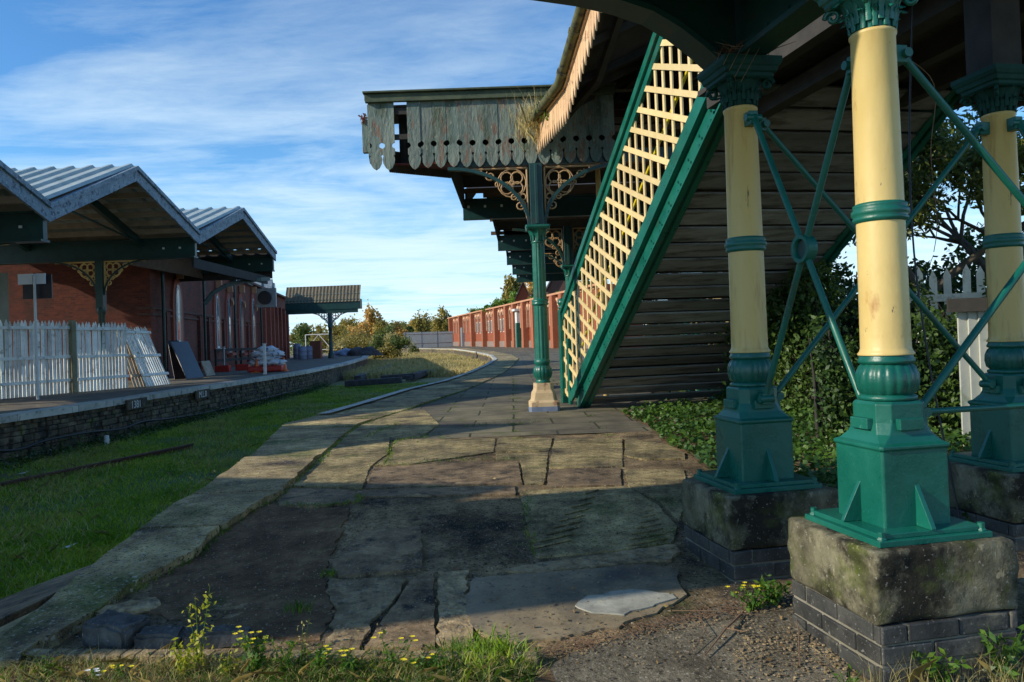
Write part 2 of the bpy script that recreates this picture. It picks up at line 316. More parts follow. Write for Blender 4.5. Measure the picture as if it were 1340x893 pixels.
n3 = noise(nt, wm((1.3, 7.2, 0), .1, (.10, .22, 1)), 1.0, 3, .5)
cs = mth('ADD', mth('MULTIPLY', n1, .62), mth('ADD', mth('MULTIPLY', n2, .22), mth('MULTIPLY', n3, .30)))
low = ramp(nt, sp.outputs[2], [(.0, .62), (.16, .33), (.32, .12), (.5, 0.)])
cover = ramp(nt, mth('ADD', cs, mth('MULTIPLY', low, .30)), [(.56, 0), (.72, .6), (.9, .9)])
cloudcol = ramp(nt, sp.outputs[2], [(0, (5.5, 6.3, 6.6)), (.25, (3.9, 5.0, 5.8)), (.5, (1.9, 2.7, 3.8))])
hz = mix(nt, ramp(nt, sp.outputs[2], [(0, .55), (.10, .28), (.30, 0)]), sky.outputs[0], (5.0, 6.2, 7.0))
deep = mix(nt, 1., hz, (.44, .76, 1.0), 'MULTIPLY')
fin = mix(nt, cover, deep, cloudcol)
nt.links.new(fin, bg.inputs[0]); bg.inputs[1].default_value = .15

# ------------------------------------------------------------------ platforms
EDGE = [(-2.3, -3), (-2.32, 3.1), (-2.35, 3.45), (-2.41, 4.13), (-2.46, 5.0), (-2.49, 5.98), (-2.76, 7.94), (-3.05, 9.5), (-3.36, 11.15), (-3.13, 12.26), (-2.88, 14.4),
        (-2.55, 17.76), (-1.95, 21.0), (-1.54, 25.6), (-1.2, 32.3), (-1.0, 40.9), (-1.5, 51), (-3.2, 66.5), (-7.3, 94), (-18.7, 130), (-45, 175)]
INN = [(-2.12, -3), (-2.13, 3.3), (-2.10, 3.64), (-2.02, 4.12), (-1.91, 4.52), (-1.93, 4.93), (-1.86, 5.4), (-1.82, 5.9), (-1.96, 7.37), (-2.15, 9.67), (-2.19, 10.7), (-1.96, 11.97),
       (-1.5, 14.8), (-1.1, 17.3), (-.65, 21.4), (-.3, 26.), (.0, 32.3), (.3, 41), (-.1, 51), (-1.7, 66.5), (-5.5, 94), (-16.5, 130), (-42, 175)]
def interp(L, Y):
    ys = [p[1] for p in L]; return float(np.interp(Y, ys, [p[0] for p in L]))
def cop_out(Y): return interp(EDGE, Y)
def cop_in(Y): return interp(INN, Y)
ys = sorted(set([-3., 0, 1, 1.75, 2.5, 3, 3.5, 4, 4.5, 5, 5.5]+[p[1] for p in EDGE+INN]+list(np.arange(6, 60, 1.5))))
# main walking surface: fine relief close to the camera, coarse strips further off
NX = 150
mb = MB(); rows = []
yf = list(np.arange(1.0, 9.0, .045))
for Y in yf:
    x0 = cop_in(Y)-.12; row = []
    for k in range(NX+1):
        X = x0+(4.2-x0)*k/NX
        h = .006*math.sin(X*3.1+Y*1.7)+.004*math.sin(X*7.3-Y*5.1)+random.uniform(-.0022, .0022)
        row.append((X, Y, gz(Y)+h-.006))
    rows.append(row)
vs = [p for r in rows for p in r]
mb.add(vs, [(i*(NX+1)+k, i*(NX+1)+k+1, (i+1)*(NX+1)+k+1, (i+1)*(NX+1)+k) for i in range(len(rows)-1) for k in range(NX)], True)
tag(mb.build('platform_near_ground', ASPH), kind='structure')
mb = MB()
PAVE, nt_, b_ = start('platform_paving')
v_ = coords(nt_)
br = nd(nt_, 'ShaderNodeTexBrick', Scale=1.0); br.inputs['Mortar Size'].default_value = .018; br.inputs['Brick Width'].default_value = 1.05; br.inputs['Row Height'].default_value = .72
br.inputs['Mortar Smooth'].default_value = .4; br.inputs['Color1'].default_value = (.23, .20, .125, 1); br.inputs['Color2'].default_value = (.16, .14, .095, 1); br.inputs['Mortar'].default_value = (.03, .035, .012, 1)
wv = nd(nt_, 'ShaderNodeMixRGB'); wv.blend_type = 'ADD'; wv.inputs[0].default_value = .05
nz = nd(nt_, 'ShaderNodeTexNoise', Scale=1.3); nt_.links.new(v_, nz.inputs['Vector']); nt_.links.new(v_, wv.inputs[1]); nt_.links.new(nz.outputs['Color'], wv.inputs[2])
nt_.links.new(wv.outputs[0], br.inputs['Vector'])
c_ = mix(nt_, ramp(nt_, noise(nt_, v_, .9, 8, .7), [(.42, 0), (.62, .85)]), br.outputs['Color'], (.06, .052, .045))
c_ = mix(nt_, ramp(nt_, noise(nt_, v_, 1.7, 8, .7), [(.54, 0), (.7, .8)]), c_, (.09, .10, .03))
c_ = mix(nt_, ramp(nt_, noise(nt_, v_, 60, 3, .6), [(.66, 0), (.7, .7)]), c_, (.35, .33, .27))
nt_.links.new(c_, b_.inputs['Base Color']); b_.inputs['Roughness'].default_value = .88; b_.inputs['Specular IOR Level'].default_value = .25
p_ = bump(nt_, b_, br.outputs['Fac'], -.6, .012); bump(nt_, b_, noise(nt_, v_, 30, 8), .6, .01, p_)
def strips(mb, yy, xa, xb, za, zb=None):
    for i in range(len(yy)-1):
        a, b = yy[i], yy[i+1]
        mb.add([(xa(a), a, za(a)), (xb(a), a, (zb or za)(a)), (xb(b), b, (zb or za)(b)), (xa(b), b, za(b))], [(0, 1, 2, 3)])
yb = [y for y in ys if y >= 8.0]
yb = sorted(set(yb+[8.955]))
strips(mb, [y for y in yb if y >= 8.955], lambda y: cop_in(y)-.1, lambda y: 14.+max(0, (y-14))*.5, lambda y: 0.)
strips(mb, [1., 8.955], lambda y: 4.15, lambda y: 14, lambda y: -.02)
strips(mb, [-3., 1.], lambda y: cop_in(y)-.1, lambda y: 14, lambda y: -.31)
tag(mb.build('platform_surface', PAVE), kind='structure')

# coping slabs with open joints, each slab slightly tilted (one built edge of the platform)
joints = [3.22, 4.96, 5.86, 7.75, 9.3, 10.4, 11.27]+list(np.arange(12.3, 60, 1.0))+list(np.arange(61, 176, 6))
mb = MB(); wb = MB()
for i in range(len(joints)-1):
    a, b = joints[i]+.018, joints[i+1]-.018
    sub = [a]+[y for y in ys if a < y < b]+[b]
    if b < 12: sub = sorted(set(sub+list(np.arange(a, b, .13))))
    t0, t1 = random.uniform(0, .012), random.uniform(0, .012)
    top = []; bot = []
    lift = .045 if a < 5.9 else (.02 if a < 12 else .012)
    ragged = a < 6.3
    L = []; R = []
    for y in sub:
        e = .015*math.sin(y*9)+random.uniform(-.02, .02) if ragged else 0
        e2 = random.uniform(-.012, .012) if a < 12 else 0
        L.append((cop_out(y)+e2, y)); R.append((cop_in(y)+e-.005, y))
    ring = R+L[::-1]
    zt = lambda x, y: gz(y)+lift+t0*(x-cop_out(y))
    n = len(ring)
    tp = [(x, y, zt(x, y)) for x, y in ring]; bt = [(x, y, zt(x, y)-.16) for x, y in ring]
    m_ = len(sub)
    V = tp+bt; Fq = []
    for k in range(m_-1):
        Fq.append((k, k+1, n-2-k, n-1-k))
    for k in range(n): Fq.append((k, (k+1) % n, n+(k+1) % n, n+k))
    mb.add(V, Fq)
tag(mb.build('platform_coping', CONC), kind='structure')
# whitened outer lip of the coping further along the curve
mb = MB(); strips(mb, [y for y in ys if y >= 12.26], lambda y: cop_out(y)-.03, lambda y: cop_out(y)+.16, lambda y: .045)
strips(mb, [y for y in ys if y >= 12.26], lambda y: cop_out(y)-.03, lambda y: cop_out(y)-.03, lambda y: -.05, lambda y: .045)
tag(mb.build('platform_edge_line', EDGEW), kind='structure')
mb = MB(); strips(mb, ys, lambda y: cop_out(y)+.06, lambda y: cop_out(y)+.06, lambda y: -1.2, lambda y: gz(y)-.05)
tag(mb.build('platform_face', MASON), kind='structure')
# narrow mossy gully on the inner side of the coping
mb = MB(); strips(mb, [y for y in ys if y > 6], lambda y: cop_in(y)-.01, lambda y: cop_in(y)+.055, lambda y: .003)
tag(mb.build('coping_gully', M('gully_moss', (.035, .045, .012), (.07, .10, .015), 3, rough=.95, bs=.5, bsc=40)), kind='structure')

# loose paving slabs of the foreground (outlines on the ground, 12-22 mm proud)
def dens(poly, jit=.006, step=.05):
    out = []
    for i in range(len(poly)):
        a = Vector(poly[i]); b = Vector(poly[(i+1) % len(poly)]); n = max(1, int((b-a).length/step))
        for k in range(n):
            p = a.lerp(b, k/n); out.append((p.x+random.uniform(-jit, jit), p.y+random.uniform(-jit, jit)))
    return out
def flags(name, mat, polys, th=.014, jit=.006):
    bm = bmesh.new()
    for P in polys:
        g = [G(x, y)[:2] for x, y in P]; cx = sum(p[0] for p in g)/len(g); cy = sum(p[1] for p in g)/len(g)
        g = [(cx+(p[0]-cx)*.994, cy+(p[1]-cy)*.994) for p in g]; g = dens(g, jit)
        vs = [bm.verts.new((x, y, 0)) for x, y in g]; f = bm.faces.new(vs)
        if f.normal.z < 0: f.normal_flip()
        r = bmesh.ops.extrude_face_region(bm, geom=[f]); tilt = random.uniform(-.004, .004); up = th*.5+random.uniform(-.001, .002)
        for v in [e for e in r['geom'] if isinstance(e, bmesh.types.BMVert)]: v.co.z = up+tilt*(v.co.x-cx)
        for v in vs: v.co.z = -.03
    bmesh.ops.triangulate(bm, faces=[f for f in bm.faces if len(f.verts) > 4])
    for yc in (5.5,): bmesh.ops.bisect_plane(bm, geom=bm.verts[:]+bm.edges[:]+bm.faces[:], plane_co=(0, yc, 0), plane_no=(0, 1, 0))
    for v in bm.verts: v.co.z += gz(v.co.y)
    bmesh.ops.recalc_face_normals(bm, faces=bm.faces)
    me = bpy.data.meshes.new(name); bm.to_mesh(me); bm.free(); me.materials.append(mat)
    o = bpy.data.objects.new(name, me); COL.objects.link(o); return tag(o, kind='structure')
Z2 = lambda L: [(400+x*.3731, 560+y*.3731) for x, y in L]
flags('worn_paving_slabs', SLAB1, [Z2(q) for q in [
    [(312, 42), (540, 40), (668, 38), (660, 86), (380, 128), (240, 136), (303, 92)],
    [(676, 38), (866, 38), (855, 82), (666, 86)], [(668, 92), (852, 88), (838, 196), (768, 200), (752, 116), (668, 118)],
    [(874, 38), (1110, 38), (1112, 138), (852, 142)], [(1120, 38), (1330, 70), (1330, 110), (1180, 112), (1120, 100)],
    [(1118, 150), (1200, 148), (1330, 150), (1335, 250), (1310, 330), (1240, 255), (1135, 215)],
    [(752, 226), (900, 214), (1118, 208), (1238, 276), (1306, 350), (1286, 405), (1080, 436), (800, 458), (772, 330)],
    [(-60, 120), (60, 60), (150, 0), (300, -8), (290, 92), (225, 140), (200, 214), (60, 210), (-120, 205)],
    [(160, -8), (210, -55), (420, -60), (470, -10), (400, 36), (312, 40)],
]], .013)
flags('dark_paving_slabs', SLAB2, [Z2(q) for q in [
    [(238, 142), (480, 128), (746, 120), (760, 198), (480, 206), (210, 214)],
    [(854, 148), (1106, 144), (1108, 203), (844, 210)],
    [(200, 222), (734, 204), (738, 236), (192, 246)],
    [(-130, 214), (60, 218), (150, 222), (186, 262), (60, 276), (-90, 276)],
    [(212, 358), (404, 352), (414, 498), (112, 524), (96, 490), (75, 468), (118, 462), (132, 428)],
    [(366, 540), (450, 502), (454, 775), (300, 778), (206, 776), (300, 640)],
]], .016)
flags('cement_patch', SLAB3, [Z2(q) for q in [
    [(585, 532), (760, 514), (1000, 498), (1190, 480), (1300, 500), (1335, 590), (1230, 650), (1090, 702), (900, 740), (752, 756), (640, 738), (575, 690), (560, 610)]]], .010, .012)
flags('rubble_concrete_patch', RUBB, [Z2(q) for q in [
    [(84, 534), (355, 532), (330, 590), (230, 690), (176, 778), (60, 790), (112, 640), (70, 580)],
    [(470, 505), (570, 500), (560, 600), (575, 690), (600, 775), (462, 775)],
    [(690, 502), (860, 470), (1080, 440), (1290, 412), (1312, 420), (1290, 462), (1120, 482), (950, 496), (780, 514)]]], .012, .016)
flags('dark_earth_hollow', EARTH, [[(332, 664), (360, 661), (395, 668), (460, 664), (440, 710), (425, 755), (436, 800), (420, 840), (330, 836), (240, 818), (190, 800), (200, 762), (262, 724), (292, 692)]], .006, .015)
flags('asphalt_apron', ASPHL, [[(700, 905), (735, 862), (800, 840), (880, 812), (960, 790), (1040, 770), (1100, 790), (1110, 905)]], .012, .012)
o = flags('cement_spill', PALE, [Z2([(945, 628), (985, 600), (1080, 582), (1180, 580), (1270, 592), (1290, 606), (1240, 622), (1180, 648), (1110, 664), (1000, 655)])], .024, .022)
# shallow scored ripples on the shell-shaped slab
mb = MB()
for k in range(9):
    a = Z2([(800+k*22, 430-k*24)])[0]; b = Z2([(930+k*12, 400-k*22)])[0]
    pa, pb = G(*a), G(*b); mb.bar((pa[0], pa[1], pa[2]+.0145), (pb[0], pb[1], pb[2]+.0145), .02, .008)
    a = Z2([(1130+k*10, 420-k*20)])[0]; b = Z2([(1270-k*8, 395-k*17)])[0]
    pa, pb = G(*a), G(*b); mb.bar((pa[0], pa[1], pa[2]+.0145), (pb[0], pb[1], pb[2]+.0145), .012, .008)
tag(mb.build('slab_ripples', SLAB1, bevel=.003, seg=1), kind='structure')

# ------------------------------------------------------------------ track bed, far land, left platform
mb = MB(); mb.add([(-9.9, -6, -.95), (-1.9, -6, -.95), (-1.9, 38, -.95), (-9.9, 38, -.95)], [(0, 1, 2, 3)])
tag(mb.build('track_bed_turf', BEDG), kind='structure')
mb = MB(); mb.add([(-14, 38, -.95), (0, 38, -.95), (0, 60, -.93), (-6, 140, -.7), (-60, 180, -.5), (-60, 80, -.8), (-13, 60, -.9)], [(0, 1, 2, 3, 4, 5, 6)])
tag(mb.build('dry_meadow', DRYG), kind='structure')
mb = MB(); mb.add([(-1500, -300, -1.25), (1500, -300, -1.25), (1500, 1800, -1.25), (-1500, 1800, -1.25)], [(0, 1, 2, 3)])
tag(mb.build('ground', DRYG), kind='structure')
LE = [(-9.75, -6), (-9.72, 14.4), (-9.52, 16.6), (-9.42, 22.6), (-9.15, 33.6), (-9.8, 45), (-11.5, 60), (-13.6, 72), (-15.2, 78), (-19, 86), (-26, 96), (-60, 120)]
def le(Y): return interp(LE, Y)
lys = sorted(set([p[1] for p in LE]+list(np.arange(10, 78, 1.6))))
LPLAT = M('dusty_platform_tarmac', (.09, .08, .065), (.15, .13, .10), 1.2, rough=.95, bs=.6, bsc=20, patches=[((.22, .19, .10), 2, .56, .1)])
mb = MB(); strips(mb, lys, lambda y: -45. if y < 100 else -60, lambda y: le(y)-.4, lambda y: 0.)
tag(mb.build('far_platform_surface', LPLAT), kind='structure')
mb = MB()
for i in range(len(lys)-1):
    a, b = lys[i]+.01, lys[i+1]-.01; dz = random.uniform(-.008, .008)
    mb.add([(le(a)-.42, a, .012+dz), (le(a)+.06, a, .012+dz), (le(b)+.06, b, .012+dz), (le(b)-.42, b, .012+dz),
            (le(a)-.42, a, -.12), (le(a)+.06, a, -.12), (le(b)+.06, b, -.12), (le(b)-.42, b, -.12)],
           [(0, 1, 2, 3), (4, 7, 6, 5), (0, 4, 5, 1), (1, 5, 6, 2), (2, 6, 7, 3), (3, 7, 4, 0)])
tag(mb.build('far_platform_coping', EDGEW), kind='structure')
# rubble retaining wall, built of separate-looking blocks
mb = MB()
y = 8.
mb2 = MB(); strips(mb2, lys, lambda y: le(y)-.1, lambda y: le(y)-.1, lambda y: -1.2, lambda y: -.10)
tag(mb2.build('far_platform_wall', MASON), kind='structure')
z = -.95
while z < -.14:
    h = random.uniform(.09, .15); y = 11.+random.uniform(0, .2)
    if z+h > -.12: h = -.12-z
    while y < 40:
        L = random.uniform(.15, .42); o_ = random.uniform(0, .05)
        mb.box((le(y+L/2)-.09+o_/2, y+L/2, z+h/2), (.1+o_, L-.015, h-.012), ((1, -.02, random.uniform(-.05, .05)), (0, 1, 0), (0, 0, 1))); y += L
    z += h
tag(mb.build('far_platform_masonry', MASON, bevel=.012, seg=1), kind='structure')

# ------------------------------------------------------------------ the footbridge frame of reference
CA = Vector((.98, .196, 0)); AA = Vector((-.196, .98, 0)); RZ = math.atan2(.196, .98)
C1 = Vector((1.56, 3.2, .30)); C2 = Vector((1.31, 4.23, .30)); C3 = Vector((2.94, 4.54, .30)); C4 = C1+(C3-C2)
def cham(h, c, z):
    return [(h, -h+c, z), (h, h-c, z), (h-c, h, z), (-h+c, h, z), (-h, h-c, z), (-h, -h+c, z), (-h+c, -h, z), (h-c, -h, z)]
def bridge_column(shaftmat, label, loc):
    t = thing('footbridge_column', label, 'column', loc, RZ, 'iron columns carrying the footbridge')
    b = MB(); b.box((0, 0, .012), (.50, .50, .024)); b.box((0, 0, .034), (.455, .455, .02)); bp = b.build('base_plate', GREEN, t, bevel=.003)
    for sx in (-1, 1):
        for sy in (-1, 1):
            n_ = MB(); n_.lathe([(.02, .024), (.02, .03), (.015, .032), (.015, .055)], (sx*.222, sy*.222, 0), 6, smooth=False); n_.build('bolt', GREEN, bp, bevel=.002)
    b = MB(); b.loft([cham(.152, .008, .044), cham(.152, .008, .345), cham(.160, .01, .352), cham(.160, .01, .364), cham(.142, .02, .375),
                      cham(.127, .035, .405), cham(.114, .042, .45), cham(.114, .042, .525), cham(.108, .045, .535)])
    b.box((.0, -.122, .445), (.11, .04, .045)); b.box((.122, 0, .445), (.04, .11, .045)); b.box((-.122, 0, .445), (.04, .11, .045))
    pd = b.build('pedestal', GREEN, t, bevel=.003)
    for k in range(4):
        a = k*PI/2; dx, dy = math.cos(a), math.sin(a); px_, py_ = -dy, dx; g = MB()
        P0 = Vector((dx*.15, dy*.15, .045)); P1 = Vector((dx*.235, dy*.235, .045)); P2 = Vector((dx*.15, dy*.15, .21)); e = Vector((px_, py_, 0))*.02
        g.prism([P0-e/2, P1-e/2, P1-e/2+Vector((0, 0, .006)), P2-e/2], e); g.build('gusset', GREEN, pd, bevel=.002)
    b = MB(); b.lathe([(.116, .535), (.128, .54), (.128, .552), (.112, .56)], n=40, rs=.88); b.lathe([(.108, .56), (.126, .575), (.134, .61), (.132, .645), (.118, .675), (.107, .685)], n=128, lobes=18, amp=.05, rs=.9)
    b.lathe([(.105, .683), (.124, .69), (.126, .70), (.118, .712), (.116, .722)], n=40, rs=.88); b.build('leafy_collar', GREEN, t)
    b = MB(); b.lathe([(.125, .722), (.127, .728), (.118, .737), (.113, .75), (.112, .80), (.1085, 1.28)], n=56, rs=.87)
    b.lathe([(.1085, 1.28), (.1085, 1.36)], n=56, rs=.87); b.lathe([(.1075, 1.355), (.100, 2.05), (.106, 2.056), (.107, 2.066), (.10, 2.072)], n=56, rs=.87); b.build('shaft', shaftmat, t)
    b = MB(); b.lathe([(.109, 1.275), (.121, 1.283), (.123, 1.293), (.117, 1.299), (.128, 1.308), (.128, 1.325), (.117, 1.334), (.121, 1.34), (.119, 1.35), (.108, 1.356)], n=48, rs=.88); b.build('ring', GREEN, t)
    b = MB(); b.lathe([(.093, 2.07), (.095, 2.12), (.108, 2.16), (.135, 2.20), (.14, 2.215)], n=40, rs=.88)
    for row, (z0, z1, r0, r1, nn, wd) in enumerate(((2.075, 2.145, .086, .108, 12, .028), (2.10, 2.20, .089, .14, 12, .032))):
        for k in range(nn):
            a = 2*PI*(k+.5*row)/nn; cx, cy = math.cos(a), math.sin(a); tx, ty = -cy, cx; rings = []
            for j in range(9):
                u = j/8; zz_ = z0+(z1-z0)*math.sin(u*PI*.62)/math.sin(PI*.62) if u < .99 else z0+(z1-z0)*.9
                r = r0+(r1-r0)*u**2.2+(.01 if j == 8 else 0); wd_ = wd*(1-.75*u**3)*(1+.18*math.sin(j*2.6))
                th = .008+.012*u
                rings.append([(cx*r+tx*wd_*s1/2+cx*th*s2, cy*r+ty*wd_*s1/2+cy*th*s2, zz_) for s1, s2 in ((-1, 0), (0, -.2), (1, 0), (.5, 1), (0, .7), (-.5, 1))])
            b.loft(rings, True, True)
    for sx in (-1, 1):
        for sy in (-1, 1):
            c = Vector((sx*.10, sy*.10, 2.178)); d = Vector((sx, sy, 0)).normalized(); pts = []
            for j in range(16):
                th = j*.48; rr_ = .034*(1-j/20); pts.append(c+d*(rr_*math.cos(th)+.012)+Vector((0, 0, rr_*math.sin(th))))
            b.tube(pts, .011, 6)
    b.loft([cham(.13, .02, 2.205), cham(.14, .02, 2.215), cham(.14, .02, 2.232), cham(.15, .01, 2.24), cham(.155, .01, 2.262), cham(.162, .01, 2.27), cham(.17, .005, 2.29), cham(.17, .005, 2.315)])
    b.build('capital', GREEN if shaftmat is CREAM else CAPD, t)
    for a in (RZ,): pass
    for (dx, dy) in ((1, 0), (0, 1), (-1, 0), (0, -1)):
        if (dx, dy) in brk[label]:
            k = MB(); k.box((dx*.11, dy*.11, 1.985), (.07 if dx else .05, .07 if dy else .05, .075)); k.tube([(dx*.135+dy*.045, dy*.135+dx*.045, 1.985), (dx*.135-dy*.045, dy*.135-dx*.045, 1.985)], .02, 10)
            k.build('rod_bracket', GREEN, t, bevel=.004)
            k = MB(); k.box((dx*.14, dy*.14, .475), (.05, .05, .06)); k.tube([(dx*.155+dy*.04, dy*.155+dx*.04, .475), (dx*.155-dy*.04, dy*.155-dx*.04, .475)], .022, 10); k.build('rod_bracket', GREEN, t, bevel=.004)
    return t
L1 = 'nearest cream and green iron column on the large stone pier'
L2 = 'cream and green iron column with a twig nest on its capital'
L3 = 'rust-streaked cream column behind, before the white board fence'
brk = {L1: [(1, 0), (0, 1)], L2: [(1, 0), (0, -1)], L3: [(-1, 0), (0, -1)]}
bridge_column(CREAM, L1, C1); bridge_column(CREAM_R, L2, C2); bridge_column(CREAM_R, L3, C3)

def pier(loc, label, s=1.):
    t = thing('stone_pier', label, 'pier', (loc[0], loc[1], -.28), RZ, 'stone and brick piers under the columns')
    bm = bmesh.new(); bmesh.ops.create_cube(bm, size=1)
    for v in bm.verts: v.co = Vector((v.co.x*.62*s, v.co.y*.60*s, v.co.z*.27+.445))
    bmesh.ops.bevel(bm, geom=bm.edges[:], offset=.014, segments=2, affect='EDGES', profile=.5)
    bmesh.ops.subdivide_edges(bm, edges=[e for e in bm.edges if e.calc_length() > .1], cuts=9, use_grid_fill=True)
    from mathutils import noise as mn
    for v in bm.verts:
        p = v.co*7+Vector(loc)*3; q = v.co*23+Vector(loc)
        v.co += v.co.normalized()*0+Vector((mn.noise(p), mn.noise(p+Vector((9, 0, 0))), mn.noise(p+Vector((0, 9, 0)))*.4))*.012+Vector((mn.noise(q), mn.noise(q+Vector((5, 0, 0))), mn.noise(q+Vector((0, 5, 0)))*.5))*.009
    for f in bm.faces: f.smooth = True
    me = bpy.data.meshes.new('capstone'); bm.to_mesh(me); bm.free(); me.materials.append(STONE); o = bpy.data.objects.new('capstone', me); COL.objects.link(o); o.parent = t
    b = MB()
    for c in range(5):
        z = .272-c*.078; off = (c % 2)*.11
        for side in range(4):
            a = side*PI/2; dx, dy = math.cos(a), math.sin(a); n0 = -.30
            x = n0+(.0 if c % 2 else .11)
            prev = n0
            xs = [n0]+[n0+.11*(1-c % 2)+k*.225+(.225 if c % 2 else 0) for k in range(3)]+[.30]
            xs = sorted(set(round(max(n0, min(.30, q)), 3) for q in xs))
            for q0, q1 in zip(xs[:-1], xs[1:]):
                if q1-q0 < .03: continue
                m_ = (q0+q1)/2; r_ = .252+random.uniform(-.003, .004)
                b.box((dx*r_-dy*m_, dy*r_+dx*m_, z+random.uniform(-.0025, .0025)), ((.1 if abs(dx) > .5 else q1-q0-.010), (.1 if abs(dy) > .5 else q1-q0-.010), .067))
    bw = b.build('brickwork', M('blue_brick_blocks', (.035, .038, .038), (.07, .07, .066), 4, isl=.4, gr=.5, rough=.6, bs=.4, bsc=40, patches=[((.16, .15, .11), 6, .58, .1), ((.03, .03, .03), 9, .55, .1)]), t, bevel=.006, seg=2)
    b = MB(); b.box((0, 0, .12), (.585, .585, .37)); b.build('mortar', M('pale_mortar', (.16, .15, .11), (.24, .22, .17), 12, rough=.95, bs=.5, bsc=60), bw)
    return t
pier(C1, 'large mossy stone and brick pier under the nearest column')
pier(C2, 'dark stone and brick pier under the column with the nest')
pier(C3, 'ivy-grown pier half hidden behind under the rust-streaked column')

# tie rods ---------------------------------------------------------------
def rodset(A, B, offA, offB, label, ring=True, bar=False):
    t = thing('tie_rod_brace', label, 'brace', (A.x, A.y, .3), 0, 'crossed tie rods between the columns')
    u = (B-A); u.z = 0; u.normalize(); a = Vector((A.x, A.y, 0))+u*.135; b = Vector((B.x, B.y, 0))-u*.135
    zt, zb = 2.285, .775; c = (a+b)/2+Vector((0, 0, (zt+zb)/2))
    for p, q in ((a, zt), (a, zb), (b, zt), (b, zb)):
        e = p+Vector((0, 0, q)); d = (c-e).normalized(); mb = MB(); mb.tube([e-d*.01, e+d*.05, c-d*.05], [.022, .016, .0155], 12)
        mb.build('tie_rod', GREEN, t, local=False)
    side = u.cross(Vector((0, 0, 1))); mb = MB()
    rings = []
    for r_, s_ in ((.05, -.028), (.068, -.028), (.07, -.02), (.07, .02), (.068, .028), (.05, .028), (.046, .018), (.046, -.018)):
        rings.append([c+(u*math.cos(2*PI*k/32)+Vector((0, 0, 1))*math.sin(2*PI*k/32))*r_+side*s_ for k in range(32)])
    mb.loft(rings+[rings[0]], False, False)
    rg_ = mb.build('ring_boss', GREEN, t, local=False)
    mb = MB(); mb.loft([[c+(u*math.cos(2*PI*k/24)+Vector((0, 0, 1))*math.sin(2*PI*k/24))*.047+side*s_ for k in range(24)] for s_ in (-.008, .008)]); mb.build('web', GREEN_D, rg_, False)
    bpy.data.objects[rg_.children[0].name].location = (0, 0, 0)
    me = rg_.children[0].data
    for v in me.vertices: v.co = v.co-Vector((A.x, A.y, .3))
    if bar:
        mb = MB(); mb.tube([a+Vector((0, 0, zb)), b+Vector((0, 0, zb))], .013, 10); mb.build('tie_bar', GREEN, t, local=False)
rodset(C1, C2, 0, 0, 'short crossed tie rods with a round boss between the two nearest columns')
rodset(C2, C3, 0, 0, 'crossed tie rods behind, spanning towards the rust-streaked column')
rodset(C1, C4, 0, 0, 'long tie rods with a low level bar at the right edge', bar=True)
rodset(C3, C4, 0, 0, 'tie rods running off to the right from the rust-streaked column')

# footbridge deck, girders, arch ------------------------------------------
fb = thing('footbridge', 'dark underside of the green iron and timber footbridge overhead', 'footbridge', (C2.x, C2.y, 2.6))
def W(s, a, z):   # s metres along CA (from C2), a metres along AA (from C2)
    p = Vector((C2.x, C2.y, 0))+CA*s+AA*a; p.z = z; return p
a1 = -1.06
mb = MB()
for k in range(30):
    a = -1.35+k*.155
    if a > 3.0: break
    mb.bar(W(-14 if a < .1 else 1.22, a, 3.47+.004*(k % 2)), W(5.5, a, 3.47+.004*(k % 2)), .158, .05)
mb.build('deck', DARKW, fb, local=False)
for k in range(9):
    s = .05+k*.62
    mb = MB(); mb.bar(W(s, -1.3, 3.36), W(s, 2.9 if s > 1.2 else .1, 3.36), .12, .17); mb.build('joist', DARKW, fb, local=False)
for s in (0.,):
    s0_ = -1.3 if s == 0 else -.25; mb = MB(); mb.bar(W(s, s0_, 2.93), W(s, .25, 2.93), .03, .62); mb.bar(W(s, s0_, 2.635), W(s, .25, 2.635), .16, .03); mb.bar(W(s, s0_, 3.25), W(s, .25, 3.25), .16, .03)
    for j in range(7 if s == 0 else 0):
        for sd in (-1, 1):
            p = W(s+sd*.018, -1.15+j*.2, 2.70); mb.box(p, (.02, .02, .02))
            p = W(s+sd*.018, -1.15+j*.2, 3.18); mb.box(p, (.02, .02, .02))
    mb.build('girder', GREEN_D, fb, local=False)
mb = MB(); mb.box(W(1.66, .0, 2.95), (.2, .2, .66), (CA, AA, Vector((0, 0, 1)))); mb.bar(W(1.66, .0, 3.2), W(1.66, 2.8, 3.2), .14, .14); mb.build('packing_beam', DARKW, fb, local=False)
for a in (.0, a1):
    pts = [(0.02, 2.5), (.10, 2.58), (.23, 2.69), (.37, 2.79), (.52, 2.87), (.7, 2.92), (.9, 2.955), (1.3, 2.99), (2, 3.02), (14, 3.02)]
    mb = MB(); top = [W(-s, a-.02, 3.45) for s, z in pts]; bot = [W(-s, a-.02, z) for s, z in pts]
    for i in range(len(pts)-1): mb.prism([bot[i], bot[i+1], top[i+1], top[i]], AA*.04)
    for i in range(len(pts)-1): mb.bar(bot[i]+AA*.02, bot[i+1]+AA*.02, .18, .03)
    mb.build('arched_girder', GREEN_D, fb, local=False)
mb = MB()
for a in (.12, -1.3):
    s1_ = .0 if a > 0 else 5.5
    mb.bar(W(-14, a, 4.4), W(s1_, a, 4.4), .09, .07)
    q_ = -14
    while q_ < s1_: mb.bar(W(q_, a, 3.5), W(q_+.3, a, 4.38), .02, .045, CA); mb.bar(W(q_+.3, a+.02, 3.5), W(q_, a+.02, 4.38), .02, .045, CA); q_ += .16
mb.build('parapet', LAT, fb, local=False)  # out of view; lattice left open to let part of the sun through

